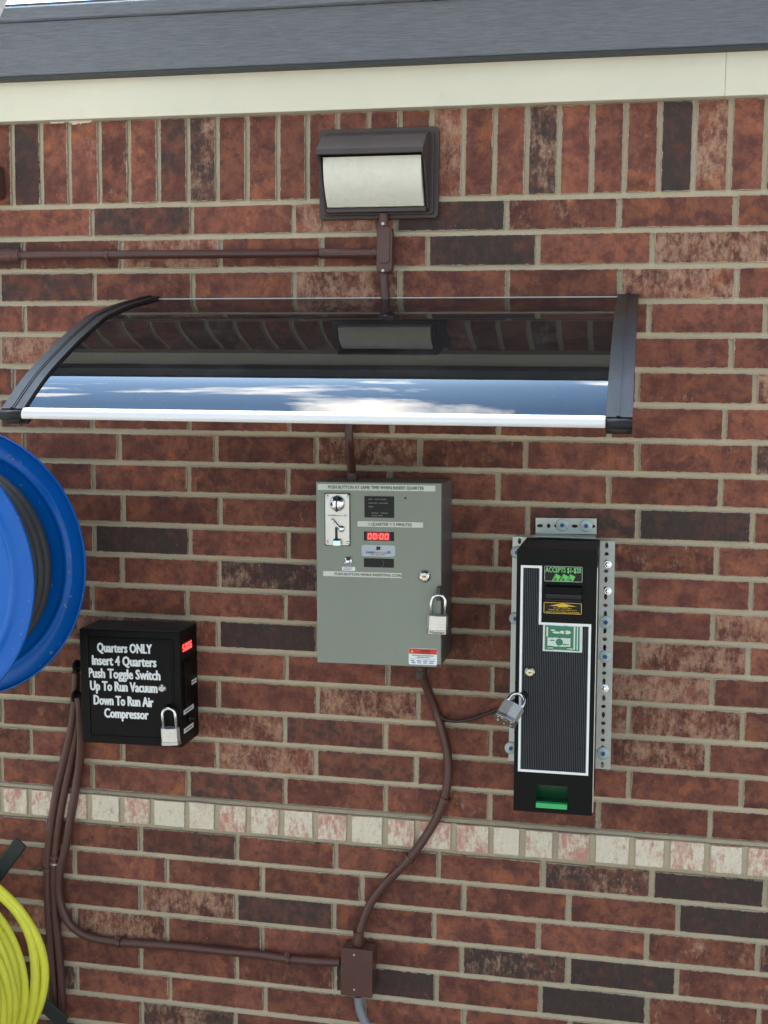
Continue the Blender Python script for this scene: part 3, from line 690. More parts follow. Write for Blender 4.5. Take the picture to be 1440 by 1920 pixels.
def keylock(parent, p, r, m=CHROME, m2=BRASS):
    mb = MB(); mb.lathe(p, (0, -1, 0), [(0, r), (.0022, r), (.0048, r * .62), (.0052, r * .55)], 28); k = mb.build('key_lock', m, parent)
    mb = MB(); mb.lathe(Vector(p) + Vector((0, -.0052, 0)), (0, -1, 0), [(0, r * .52), (.0008, r * .5)], 20, False); mb.build('lock_core', m2, k)
    mb = MB(); mb.box(p[0] - r * .28, p[0] + r * .28, p[1] - .0064, p[1] - .006, p[2] - r * .08, p[2] + r * .08); mb.build('keyhole', INKBLK, k)
    return k

# ------------------------------------------------------------------ grey timer box
D = .135
gb = thing('timer_box', 'grey green metal coin timer box with red 00:00 display and chrome coin slot', 'coin box', (.5105, 0, Z0 - .8505), math.radians(-.75))
G = Frame(gb)
gx0, gz1 = G.p(592, 903, D).x, G.p(592, 903, D).z; gx1, gz0 = G.p(827, 1252, D).x, G.p(827, 1252, D).z
bx('housing', GREYEDGE, gb, gx0 + .002, gx1 - .0012, -D + .0125, -.001, gz0 + .0015, gz1 - .0015, .001)
mb = MB(); mb.box(gx0, gx1, -D, -D + .012, gz0, gz1); door = mb.build('door', GREYBOX, gb, .0015)
for zz in (.12, .22, .3):
    pass
DD = -D - .0004
def tape(px0, py0, px1, py1, tx0, tx1, s, m=TAPE):
    a, b, c, d = G.rect(px0, py0, px1, py1, D); o = bx('label_tape', m, door, a, b, DD, -D, c, d)
    e = G.p(tx0, 900, D).x; f = G.p(tx1, 900, D).x; hgt = (d - c)
    text('lettering', s, INK, o, e, f, c + hgt * .24, d - hgt * .22, DD - .0004, .022)
tape(595.6, 907.4, 816.2, 921.4, 615.6, 795, 'PUSH BUTTON AT SAME TIME WHEN INSERT QUARTER')
tape(670.4, 977.2, 793.3, 989.5, 691.6, 772, '1 QUARTER = 2 MINUTES')
tape(606, 1070.7, 753.3, 1084, 626.7, 752.4, 'PUSH BUTTON WHILE INSERTING COIN')
# coin acceptor
a, b, c, d = G.rect(610, 925, 656, 1022.5, D)
mb = MB(); 
mb.prism(rrect(a, b, c, d, .0035, 3), 'y', -D, -D - .003); ca_ = mb.build('coin_plate', STEEL, gb, .0006)
bx('plate_backing', INKBLK, ca_, a - .0012, b + .0012, -D - .0002, -D - .0012, c - .001, d + .001)
for px_, py_ in ((614, 930), (653, 930), (614, 1016), (652, 1017)):
    mb = MB(); mb.lathe(G.p(px_, py_, D + .003), (0, -1, 0), [(0, .0028), (.0012, .0025), (.0018, 0)], 12); mb.build('screw', CHROME, ca_)
mb = MB(); cc = G.p(632.5, 944, D + .003); mb.lathe(cc, (0, -1, 0), [(0, .0145), (.002, .0142), (.005, .0115), (.0075, .006), (.008, 0)], 32); mb.build('coin_entry', CHROME, ca_)
bx('coin_slit', INKBLK, ca_, cc.x - .0012, cc.x + .0012, cc.y - .0082, cc.y - .001, cc.z - .0145, cc.z + .0145)
p = G.p(616, 966, D); p2 = G.p(651, 966, D); yy = -D - .0034; u = (p2.x - p.x)
text('maker_mark', 'Linde', BLUEP, ca_, p.x, p.x + u * .36, p.z - .0012, p.z + .0022, yy, .02)
text('maker_mark', 'Resources', REDP, ca_, p.x + u * .37, p.x + u * .82, p.z - .0012, p.z + .0022, yy, .0)
text('maker_mark', '.US', BLUEP, ca_, p.x + u * .84, p.x + u, p.z - .0012, p.z + .0022, yy, .02)
tube_obj('return_lever', CHROME, ca_, [G.p(621, 973, D + .009), G.p(629, 982, D + .007), G.p(638, 992, D + .005)], .0017, 10, 3)
mb = MB(); mb.lathe(G.p(640.5, 991.5, D + .003), (0, -1, 0), [(0, .0062), (.003, .0058), (.0045, .003), (.005, 0)], 20); mb.build('lever_boss', CHROME, ca_)
a2, b2, c2, d2 = G.rect(629, 988, 634, 1010, D); bx('return_slot', INKBLK, ca_, a2, b2, -D - .0034, -D - .001, c2, d2)
a2, b2, c2, d2 = G.rect(626.5, 1009, 641, 1022, D); mb = MB(); mb.prism([(-D - .003, d2), (-D - .011, d2 - .003), (-D - .012, c2), (-D - .010, c2), (-D - .009, d2 - .005), (-D - .003, d2 - .003)], 'x', a2, b2); mb.build('return_cup', CHROME, ca_, .0005)
# dark info panel with faint print
a2, b2, c2, d2 = G.rect(683.5, 930, 739, 971, D); ip = bx('info_panel', SCREEN, door, a2, b2, DD - .0006, -D, c2, d2)
W_, H_ = b2 - a2, d2 - c2
for q, n_, e_ in ((.88, 3, .8), (.70, 4, .86), (.53, 1, .34), (.24, 2, .86), (.12, 2, .7)):
    print_line(ip, a2 + W_ * .14 + (W_ * .1 if q < .3 else 0), a2 + W_ * e_, c2 + H_ * q - .002, .0022, DD - .0009, FAINT, n_)
mb = MB(); mb.lathe(G.p(760, 934, D), (0, -1, 0), [(0, .0021), (.0004, .002)], 12); mb.build('indicator_hole', INKBLK, door)
# LED
a2, b2, c2, d2 = G.rect(682.5, 996.5, 739, 1014.5, D); ld = bx('led_display', SCREEN, door, a2, b2, DD - .0006, -D, c2, d2)
W_, H_ = b2 - a2, d2 - c2
bx('display_filter', LEDBG, ld, a2 + W_ * .10, a2 + W_ * .86, DD - .0010, DD - .0006, c2 + H_ * .06, d2 - H_ * .06)
dw = W_ * .125
sevenseg(ld, '00:00', [a2 + W_ * q for q in (.125, .295, .452, .515, .685)], dw, c2 + H_ * .16, H_ * .66, DD - .0014, slant=.1, th=dw * .26)
# round-cornered maker sticker
a2, b2, c2, d2 = G.rect(678, 1021.5, 741, 1044, D); mb = MB(); mb.prism(rrect(a2, b2, c2, d2, .004), 'y', -D, DD); st = mb.build('maker_sticker', mat('pale_blue_sticker', (0.44, 0.50, 0.55), .4, var=.03), door)
W_, H_ = b2 - a2, d2 - c2; yy = DD - .0004
bx('emblem', INKBLK, st, a2 + W_ * .44, a2 + W_ * .56, DD - .0004, DD, c2 + H_ * .58, c2 + H_ * .88)
text('lettering', 'Linde', BLUEP, st, a2 + W_ * .14, a2 + W_ * .36, c2 + H_ * .26, c2 + H_ * .50, yy, .03)
text('lettering', 'Resources', REDP, st, a2 + W_ * .37, a2 + W_ * .72, c2 + H_ * .26, c2 + H_ * .50, yy, .0)
text('lettering', '.US', BLUEP, st, a2 + W_ * .74, a2 + W_ * .86, c2 + H_ * .26, c2 + H_ * .50, yy, .03)
print_line(st, a2 + W_ * .27, a2 + W_ * .70, c2 + H_ * .12, .0013, yy, INK, 3)
a2, b2, c2, d2 = G.rect(682.5, 1046.5, 738.5, 1064.5, D); vw = bx('viewing_window', SCREEN, door, a2, b2, DD - .0006, -D, c2, d2)
tube_obj('coil_glint', FAINT, vw, [Vector((a2 + (b2 - a2) * (.55 + .12 * math.sin(t)), -D - .0012, c2 + (d2 - c2) * (.5 - .42 * math.cos(t)))) for t in (0.2, .8, 1.5, 2.2, 2.9)], .0003, 6, 4)
mb = MB(); pb = G.p(653, 1052, D); mb.lathe(pb, (0, -1, 0), [(0, .0082), (.0025, .0082), (.004, .0065), (.004, .0055), (.007, .005), (.0085, .003), (.009, 0)], 24); mb.build('push_button', CHROME, door)
a2, b2, c2, d2 = G.rect(641.5, 1062.5, 666, 1070.3, D); sl = bx('small_label', WHITE, door, a2, b2, DD, -D, c2, d2)
print_line(sl, a2 + .003, b2 - .003, c2 + .0042, .0016, DD - .0003, BLUEP, 1); print_line(sl, a2 + .0015, b2 - .0015, c2 + .0015, .0016, DD - .0003, BLUEP, 1)
keylock(door, G.p(796.5, 1080.5, D), .0115)
# warning sticker
a2, b2, c2, d2 = G.rect(766.5, 1215, 819.5, 1247.5, D); W_, H_ = b2 - a2, d2 - c2
mb = MB(); mb.prism(rrect(a2, b2, c2, d2, .002), 'y', -D, DD); ws = mb.build('warning_sticker', WHITE, door)
bx('red_header', REDP, ws, a2 + .0004, b2 - .0004, DD - .0004, DD, c2 + H_ * .66, d2 - .0006)
mb = MB(); tx, tz = a2 + W_ * .12, c2 + H_ * .83; mb.add([(tx - .003, DD - .0008, tz - .0026), (tx + .003, DD - .0008, tz - .0026), (tx, DD - .0008, tz + .0028)], [(0, 1, 2)]); mb.build('alert_triangle', YELP, ws, fix=False)
text('lettering', 'WARNING', mat('dark_red_print', (.22, .02, .02)), ws, a2 + W_ * .42, a2 + W_ * .75, c2 + H_ * .80, c2 + H_ * .92, DD - .0008, .02)
print_line(ws, a2 + W_ * .3, a2 + W_ * .85, c2 + H_ * .71, .0016, DD - .0008, mat('dark_red_print_2', (.25, .02, .02)), 2)
text('lettering', 'DISCONNECT POWER BEFORE', INK, ws, a2 + W_ * .12, a2 + W_ * .88, c2 + H_ * .535, c2 + H_ * .60, DD - .0004, .02)
text('lettering', 'REMOVING METER', INK, ws, a2 + W_ * .30, a2 + W_ * .72, c2 + H_ * .43, c2 + H_ * .495, DD - .0004, .02)
bx('rule', INK, ws, a2 + W_ * .06, b2 - W_ * .06, DD - .0003, DD, c2 + H_ * .35, c2 + H_ * .36)
print_line(ws, a2 + W_ * .06, b2 - W_ * .04, c2 + H_ * .20, .0022, DD - .0004, BLUEP, 4); print_line(ws, a2 + W_ * .10, b2 - W_ * .08, c2 + H_ * .08, .0022, DD - .0004, BLUEP, 4)
bx('rust_patch', mat('rust', (.16, .05, .02), .9), door, gx1 - .0085, gx1 - .0006, DD + .0001, -D + .001, gz0 + .0008, gz0 + .006)
# hasp
hp = G.p(823, 1112, D); bx('hasp', mat('dark_steel_hasp', (.06, .06, .055), .4, .6), gb, hp.x - .0025, hp.x + .0045, -D - .014, -D, hp.z - .012, hp.z + .013, .001)
pk = at(822.5, 1120, D + .012)
padlock('padlock', 'silver padlock hanging from the right door edge of the grey timer box', (pk.x, pk.y, pk.z + .001), .0375, (math.radians(4), math.radians(1.5), math.radians(9)), True, .037)

# ------------------------------------------------------------------ black instruction box
D2 = .095
bbx = thing('vacuum_coin_box', 'square black steel coin box with white painted vacuum and compressor instructions', 'coin box', (.0140, 0, Z0 - 1.0445), math.radians(-1.0))
B_ = Frame(bbx)
a = B_.p(148, 1179.6, D2); b_ = B_.p(341.5, 1401.5, D2); bx0, bx1, bz0, bz1 = a.x, b_.x, b_.z, a.z
body = bx('housing', BLACKP, bbx, bx0, bx1, -D2, -.001, bz0, bz1, .0015)
bx('lid', DUSTBLK, bbx, bx0 + .001, bx1 - .001, -D2 + .002, -.002, bz1 + .0001, bz1 + .0016, .0004)
a, b2, c, d = B_.rect(166, 1197, 325, 1385, D2)
fr = MB(); 
for (p0x, p1x, q0, q1) in ((a - .0035, b2 + .0035, d, d + .0035), (a - .0035, b2 + .0035, c - .0035, c), (a - .0035, a, c, d), (b2, b2 + .0035, c, d)):
    fr.box(p0x, p1x, -D2 - .0022, -D2 + .001, q0, q1)
fr.build('door_trim', BLACKP, bbx, .0008)
dr = bx('door', BLACKP, bbx, a + .0008, b2 - .0008, -D2 - .0012, -D2, c + .0008, d - .0008, .0004)
yy = -D2 - .0018
def bt(s, xa, ya, xb, yb, h):     # baseline from (xa,ya) to (xb,yb) in the photo, cap height h px
    p = B_.p(xa, ya, D2); q = B_.p(xb, yb, D2); t = B_.p(xa, ya - h, D2)
    o = text('lettering', s, WHITE, dr, p.x, q.x, (p.z + q.z) / 2, (p.z + q.z) / 2 + (t.z - p.z) * 1.0, yy, .050)
    return o
z8 = lambda x, y: (120 + x / 4.8, 1140 + y / 4.8)
for s, x0_, x1_, yb_, hh in (('Quarters ONLY', 305, 792, 400, 17), ('Insert 4 Quarters', 260, 832, 518, 17.5), ('Push Toggle Switch', 225, 868, 634, 17.5), ('Up To Run Vacuum', 243, 842, 748, 17.5), ('Down To Run Air', 275, 806, 876, 17.5), ('Compressor', 370, 762, 990, 17)):
    xa, ya = z8(x0_, yb_); xb, yb = z8(x1_, yb_); sk = (x1_ - x0_) / 4.8 * .026
    bt(s, xa, ya - sk / 2, xb, yb + sk / 2, hh)
keylock(bbx, B_.p(305, 1290.5, D2 + .0014), .0086, STEEL, STEEL)
hp = B_.p(317, 1326, D2); bx('hasp', BLACKP, bbx, hp.x - .003, hp.x + .003, -D2 - .013, -D2, hp.z - .008, hp.z + .006, .001)
pk = at(316, 1333.5, D2 + .012)
padlock('padlock', 'silver padlock hanging from the lower right of the black instruction box door', (pk.x, pk.y, pk.z + .002), .0375, (math.radians(3), math.radians(-3.5), math.radians(6)), False, .038)
# the right side of the box
Xs = bx1
def sp(px_, py_): return atx(px_, py_, Xs + bbx.location.x)
def srect(x0_, y0_, x1_, y1_):
    a = B_.inv @ sp(x0_, y0_); b = B_.inv @ sp(x1_, y1_); return a.y, b.y, (a.z + b.z) / 2 - abs(0), a, b
def slabel(x0_, y0_, x1_, y1_, h):
    a = B_.inv @ sp(x0_, y0_); b = B_.inv @ sp(x1_, y1_); zc = (a.z + b.z) / 2
    o = bx('side_label', WHITE, bbx, Xs, Xs + .0004, a.y, b.y, zc - h / 2, zc + h / 2)
    mb = MB(); mb.box(Xs + .0004, Xs + .0006, a.y + (b.y - a.y) * .15, a.y + (b.y - a.y) * .85, zc - h * .1, zc + h * .1); mb.build('small_print', INK, o)
slabel(359.5, 1280.5, 370, 1275, .0095); slabel(345.5, 1335, 364, 1325, .0095); slabel(345.5, 1370, 363, 1360, .0095)
a = B_.inv @ sp(344.5, 1213.5); b_ = B_.inv @ sp(361, 1209); W_ = b_.y - a.y; zc = (a.z + b_.z) / 2
dsp = bx('led_display', SCREEN, bbx, Xs, Xs + .0006, a.y - .006, b_.y + .006, zc - .011, zc + .011)
bx('display_filter', LEDBG, dsp, Xs + .0006, Xs + .0009, a.y - .001, b_.y + .002, zc - .008, zc + .008)
sevenseg(dsp, '5006', [a.y + W_ * q for q in (0, .27, .54, .81)], W_ * .2, zc - .0075, .0145, Xs + .0014, True, .06, W_ * .065)
a = B_.inv @ sp(347, 1235); b_ = B_.inv @ sp(368, 1315); bx('coin_slot_plate', BLACKP, bbx, Xs, Xs + .003, a.y, a.y + (b_.y - a.y) * .55, b_.z, a.z - .006, .001)
a = B_.inv @ sp(355, 1347); mb = MB(); mb.lathe(a, (1, 0, 0), [(0, .007), (.003, .006), (.004, .003), (.012, .002), (.0125, 0)], 14); mb.build('toggle_switch', ARMBLK, bbx)

# ------------------------------------------------------------------ bill acceptor
D3 = .20
ba = thing('bill_acceptor', 'tall narrow black banknote acceptor with ribbed front panel and white border', 'banknote acceptor', (.8378, 0, Z0 - 1.083), math.radians(-.35))
A_ = Frame(ba)
a = A_.p(970, 1030, D3); b_ = A_.p(1109, 1530, D3); ax0, ax1, az0, az1 = a.x - .0005, b_.x + .0008, b_.z, a.z
bx('top_cover', DUSTBLK, ba, ax0 + .001, ax1 - .0015, -D3 + .012, -.032, az1 - .0009, az1 + .0008, .0004)
bx('steel_edge', STEEL, ba, ax1 + .0001, ax1 + .0016, -D3 + .0006, -D3 + .009, az0 + .006, az1 - .028, .0003)
def A(px_, py_): q = A_.p(px_, py_, D3); return q.x, q.z
XL_, ZT_ = A(977.6, 1059.5); XN_, _ = A(1016.5, 1060); XI_, ZI_ = A(1013.8, 1166.5); XR_, _ = A(1108, 1169); XB_, ZB_ = A(971.6, 1446)
XR_ = A(1106, 1300)[0]; XL_ = A(974, 1250)[0]; ZB_ = A(1037, 1450)[1]; bw = .0042
pts_o = [(XL_, ZB_), (XR_, ZB_), (XR_, ZI_), (XN_, ZI_), (XN_, ZT_), (XL_, ZT_)]
pts_i = [(XL_ + bw, ZB_ + bw), (XR_ - bw, ZB_ + bw), (XR_ - bw, ZI_ - bw), (XN_ - bw, ZI_ - bw), (XN_ - bw, ZT_ - bw), (XL_ + bw, ZT_ - bw)]
y_ = -D3 - .0012; mb = MB()
vs = [(x, y_, z) for x, z in pts_o] + [(x, y_, z) for x, z in pts_i] + [(x, -D3, z) for x, z in pts_o] + [(x, -D3, z) for x, z in pts_i]
mb.add(vs, [(i, (i + 1) % 6, 6 + (i + 1) % 6, 6 + i) for i in range(6)] + [(12 + i, 12 + (i + 1) % 6, (i + 1) % 6, i) for i in range(6)] + [(6 + i, 6 + (i + 1) % 6, 18 + (i + 1) % 6, 18 + i) for i in range(6)])
mb.build('white_border', WHITE, ba)
# housing and front plate, both pierced for the payout chute
def pocket_box(name, m, x0, x1, y0, y1, z0, z1, hx0, hx1, hz0, hz1, hy):
    mb = MB(); O = [(x0, z0), (x1, z0), (x1, z1), (x0, z1)]; I = [(hx0, hz0), (hx1, hz0), (hx1, hz1), (hx0, hz1)]
    vs = [(x, y0, z) for x, z in O] + [(x, y0, z) for x, z in I] + [(x, hy, z) for x, z in I] + [(x, y1, z) for x, z in O]
    fs = []
    for i in range(4):
        k = (i + 1) % 4; fs += [(i, k, 4 + k, 4 + i), (4 + i, 4 + k, 8 + k, 8 + i), (i, 12 + i, 12 + k, k)]
    fs += [(12, 15, 14, 13)] if name == 'housing' else [(8 + i, 8 + (i + 1) % 4, 12 + (i + 1) % 4, 12 + i) for i in range(4)]
    if name == 'housing': fs.append((8, 9, 10, 11))
    mb.add(vs, fs); return mb.build(name, m, ba)
ca0, cz1_ = A(1005, 1471); ca1, cz0_ = A(1064, 1517.5)
pocket_box('front_plate', BLACKP, ax0, ax1, -D3, -D3 + .0095, az0, az1, ca0, ca1, cz0_, cz1_, -D3 + .0094)
pocket_box('housing', BLACKP, ax0 + .0005, ax1 - .001, -D3 + .010, -.03, az0 + .001, az1 - .001, ca0, ca1, cz0_, cz1_, -D3 + .055)
# ribbed panel
mb = MB(); pitch = .00305; x = XL_ + bw + .0008
while x < XR_ - bw - .002:
    zt = ZT_ - bw if x < XN_ - bw - .0015 else ZI_ - bw
    mb.prism([(x, -D3), (x + .0004, -D3 - .0010), (x + .0011, -D3 - .0010), (x + .0015, -D3)], 'z', ZB_ + bw, zt); x += pitch
mb.build('ribbed_panel', RIBM, ba, kind='stuff')
bx('bezel_recess', BLACKP, ba, A(1018.5, 1058)[0], A(1096, 1058)[0], -D3 - .0008, -D3 + .001, A(1050, 1160)[1], A(1050, 1057)[1], .0004)
def arect(x0_, y0_, x1_, y1_): a = A(x0_, y0_); b = A(x1_, y1_); return a[0], b[0], b[1], a[1]
y_ = -D3 - .0014
a, b_, c, d = arect(1021, 1060.5, 1092, 1092); W_, H_ = b_ - a, d - c
mb = MB(); mb.prism(rrect(a, b_, c, d, .002), 'y', -D3 - .0008, y_); s1 = mb.build('accepts_sticker', SCREEN, ba)
rim = MB(); 
for (p0x, p1x, q0, q1) in ((a + .001, b_ - .001, d - .0009, d - .0003), (a + .001, b_ - .001, c + .0003, c + .0009), (a + .0003, a + .0009, c + .001, d - .001), (b_ - .0009, b_ - .0003, c + .001, d - .001)): rim.box(p0x, p1x, y_ - .0003, y_, q0, q1)
rim.build('sticker_rim', TAPE, s1)
text('lettering', 'ACCEPTS $1-$20', mat('pale_green_print', (.22, .62, .22), .5), s1, a + W_ * .03, b_ - W_ * .04, c + H_ * .60, c + H_ * .93, y_ - .0004, .02)
for i, fx in enumerate((.20, .40, .58)):
    mb = MB(); X = a + W_ * fx; q = [(X, c + .0012), (X + W_ * .17, c + .0012), (X + W_ * .24, c + H_ * .36), (X + W_ * .10, c + H_ * .52)]
    zz = y_ - .0004 - .0003 * i; mb.add([(u_, zz, v_) for u_, v_ in q], [(0, 1, 2, 3)]); o_ = mb.build('banknote_picture', GREENP, s1, fix=False)
    mb = MB(); mb.lathe((X + W_ * .105, zz - .0001, c + H_ * .14), (0, -1, 0), [(0, .0026), (.0001, .0026)], 14, False); mb.build('banknote_seal', GREEND, o_)
    mb = MB(); q2 = [(X + W_ * .03, c + .0016), (X + W_ * .045, c + .0016), (X + W_ * .115, c + H_ * .46), (X + W_ * .10, c + H_ * .46)]; mb.add([(u_, zz - .0001, v_) for u_, v_ in q2], [(0, 1, 2, 3)]); mb.build('banknote_edge', GREEND, o_, fix=False)
# mouth of the acceptor
a, b_, c, d = arect(1023, 1096, 1090.5, 1127)
mb = MB(); mb.prism([(-D3 - .0008, d), (-D3 - .009, d - .002), (-D3 - .012, d - (d - c) * .48), (-D3 - .010, d - (d - c) * .55), (-D3 - .0008, d - (d - c) * .55)], 'x', a, b_); mb.build('mouth_hood', BLACKP, ba, .0008)
bx('mouth_slot', INKBLK, ba, a + .001, b_ - .001, -D3 - .0012, -D3 - .0006, c + .001, d - (d - c) * .56)
mb = MB(); mb.prism([(-D3 - .0008, c + .002), (-D3 - .010, c + .0022), (-D3 - .010, c), (-D3 - .0008, c - .001)], 'x', a, b_); mb.build('mouth_lip', ARMBLK, ba, .0004)
a, b_, c, d = arect(1019.8, 1128.5, 1090.6, 1152); W_, H_ = b_ - a, d - c
mb = MB(); mb.prism(rrect(a, b_, c, d, .001), 'y', -D3 - .0008, y_); s2 = mb.build('arrow_sticker', SCREEN, ba)
rim = MB()
for (p0x, p1x, q0, q1) in ((a, b_, d - .0009, d), (a, b_, c, c + .0009), (a, a + .0009, c, d), (b_ - .0009, b_, c, d)): rim.box(p0x, p1x, y_ - .0003, y_, q0, q1)
rim.build('yellow_rim', YELP, s2)
mb = MB(); X = (a + b_) / 2; q = [(X - W_ * .36, c + H_ * .62), (X - W_ * .12, c + H_ * .72), (X, c + H_ * .92), (X + W_ * .12, c + H_ * .72), (X + W_ * .36, c + H_ * .62)]
q = [(X - W_ * .36, c + H_ * .68), (X - W_ * .12, c + H_ * .68), (X - W_ * .14, c + H_ * .60), (X + W_ * .14, c + H_ * .60), (X + W_ * .12, c + H_ * .68), (X + W_ * .36, c + H_ * .68), (X, c + H_ * .95)]
mb.add([(u_, y_ - .0004, v_) for u_, v_ in q], [(0, 1, 6), (4, 5, 6), (1, 2, 3, 4), (1, 4, 6)]); mb.build('up_arrow', YELP, s2, fix=False)
for s_, w_, zz in (('DO NOT FOLD BILL', .24, .47), ('INSERT BILL ANY DIRECTION', .37, .29), ('READY WHEN GREEN IS BLINKING', .44, .10)):
    text('lettering', s_, YELP, s2, X - W_ * w_, X + W_ * w_, c + H_ * zz, c + H_ * (zz + .09), y_ - .0004, .02)
# generic banknote sticker
a, b_, c, d = arect(1018.5, 1170.5, 1091.5, 1223.5); W_, H_ = b_ - a, d - c; y2 = -D3 - .0016
bs = bx('banknote_sticker', PALEG, ba, a, b_, y2, -D3 - .0010, c, d)
def rr(o_, m_, x0_, x1_, z0_, z1_, dy, n_='note_print'):
    mb = MB(); n = 14; top = []; bot = []
    for i in range(n + 1):
        xx = a + W_ * (x0_ + (x1_ - x0_) * i / n); top.append((xx, c + H_ * z1_ + random.uniform(-.0006, .0006))); bot.append((xx, c + H_ * z0_ + random.uniform(-.0006, .0006)))
    P = bot + top[::-1]; mb.add([(u_, y2 - dy, v_) for u_, v_ in P], [tuple(range(len(P)))]); return mb.build(n_, m_, o_, fix=False)
gp = rr(bs, GREEND, .05, .93, .06, .97, .0003)
rr(gp, PALEG, .12, .70, .20, .52, .0006); rr(gp, PALEG, .09, .13, .55, .92, .0006); rr(gp, PALEG, .78, .82, .10, .97, .0006); rr(gp, PALEG, .86, .89, .10, .97, .0006)
mb = MB(); mb.lathe((a + W_ * .42, y2 - .0007, c + H_ * .36), (0, -1, 0), [(0, .0062), (.0001, .0062)], 20, False); mb.build('note_seal', GREEND, gp)
rr(gp, GREEND, .50, .66, .26, .30, .0009); rr(gp, GREEND, .18, .30, .40, .44, .0009)
for cx_, cz_, rx_, rz_ in ((.34, .72, .10, .04), (.50, .74, .08, .06), (.62, .74, .09, .07), (.25, .80, .06, .03)):
    mb = MB(); mb.add([(a + W_ * (cx_ + rx_ * math.cos(t * .524)), y2 - .0006, c + H_ * (cz_ + rz_ * math.sin(t * .524))) for t in range(12)], [tuple(range(12))]); mb.build('note_print', PALEG, gp, fix=False)
for x_ in (.12, .62): rr(gp, PALEG, x_, x_ + .14, .11, .14, .0006)
keylock(ba, A_.p(994, 1260, D3 + .001), .0098, BRASS, BRASS)
hq = A_.p(982.5, 1303, D3); mb = MB(); mb.lathe(hq, (0, -1, 0), [(0, .0075), (.0022, .0068), (.0024, .004)], 20); mb.build('hasp_hole', BLACKP, ba)
# green chute
a, b_, c, d = arect(1005, 1471, 1064, 1517.5)
mb = MB(); e_ = .0004; yb_ = -D3 + .045; yf_ = -D3 + .0005
vs = [(a + e_, yf_, c + e_), (b_ - e_, yf_, c + e_), (b_ - e_, yf_, d - e_), (a + e_, yf_, d - e_), (a + e_, yb_, c + .004), (b_ - e_, yb_, c + .004), (b_ - e_, yb_, d - e_), (a + e_, yb_, d - e_)]
mb.add(vs, [(0, 1, 5, 4), (1, 2, 6, 5), (2, 3, 7, 6), (3, 0, 4, 7), (4, 5, 6, 7)]); mb.build('payout_chute', GREENPL, ba, fix=False)
mb = MB(); mb.prism([(-D3 + .006, c + .0095), (-D3 - .0035, c + .009), (-D3 - .0045, c + .0005), (-D3 - .001, c), (-D3 + .006, c + .0005)], 'x', a + .0005, b_ - .0005); mb.build('chute_lip', GREENLIP, ba, .0006)
pk = at(980, 1302, D3 + .003)
padlock('padlock', 'silver padlock tilted outwards at the left edge of the tall black banknote acceptor', (at(974, 1303, D3 + .004).x, -D3 - .006, at(972, 1303, 0.2).z), .040, (math.radians(-50), math.radians(20), math.radians(-10)), False, .027)

# ------------------------------------------------------------------ perforated strut frame behind the acceptor
sf = thing('mounting_frame', 'galvanised perforated angle frame holding the tall banknote acceptor to the bricks', 'metal bracket', (.8378, 0, Z0 - 1.0))
K = Frame(sf)
def strut(p_a, p_b, w, holes, ydep, name='slotted_bar'):
    "flat bar with stadium slots from point a to b (in the wall plane), width w"
    a = Vector(p_a); b = Vector(p_b); t = (b - a); Ln = t.length; t.normalize(); nrm = Vector((t.z, 0, -t.x)) * -1
    mb = MB(); th = .0022; cell = Ln / holes
    for i in range(holes):
        c0 = cell * i; c1 = cell * (i + 1); cm = (c0 + c1) / 2; vertical = i % 2 == 0
        hl, hw = (.0058, .0031) if vertical else (.0033, .0042)
        if cell < .015: hl *= .85
        ring = []; outer = []; n = 16
        for k in range(n):
            an = 2 * math.pi * (k + .5) / n; ca, sa = math.cos(an), math.sin(an)
            e = 4.0; rr_ = (abs(ca) ** e + abs(sa) ** e) ** (-1 / e) if False else 1
            lx = ca * hw; ly = sa * hl * (1.0)
            ring.append((lx, ly))
            s_ = 1 / max(abs(ca) / (w / 2), abs(sa) / (cell / 2)); outer.append((max(-w / 2, min(w / 2, ca * s_)), max(-cell / 2, min(cell / 2, sa * s_))))
        # add exact corners by snapping the nearest outer points
        for cxn, czn in ((w / 2, cell / 2), (-w / 2, cell / 2), (-w / 2, -cell / 2), (w / 2, -cell / 2)):
            j = min(range(n), key=lambda q: (outer[q][0] - cxn) ** 2 + (outer[q][1] - czn) ** 2); outer[j] = (cxn, czn)
        def P(u_, v_, y_): q = a + t * (cm + v_) + nrm * u_; return (q.x, y_, q.z)
        vs = [P(*q, -ydep - th) for q in outer] + [P(*q, -ydep - th) for q in ring] + [P(*q, -ydep) for q in outer] + [P(*q, -ydep) for q in ring]
        fs = []
        for k in range(n):
            l = (k + 1) % n; fs += [(k, l, n + l, n + k), (n + k, n + l, 3 * n + l, 3 * n + k), (2 * n + k, 2 * n + l, l, k)]
        mb.add(vs, fs)
    return mb.build(name, GALV, sf, fix=True)
rt, rb = K.p(1137.5, 1015, .012), K.p(1129, 1443, .012)
strut(rt, rb, .0305, 27, .006)
lt_, lb_ = K.p(974, 1007, .012), K.p(966, 1428, .012)
strut(lt_, lb_, .026, 27, .006)
tt0, tt1 = K.p(1004, 986, .012), K.p(1118.5, 987.5, .012)
strut(tt0, tt1, .0290, 7, .006)
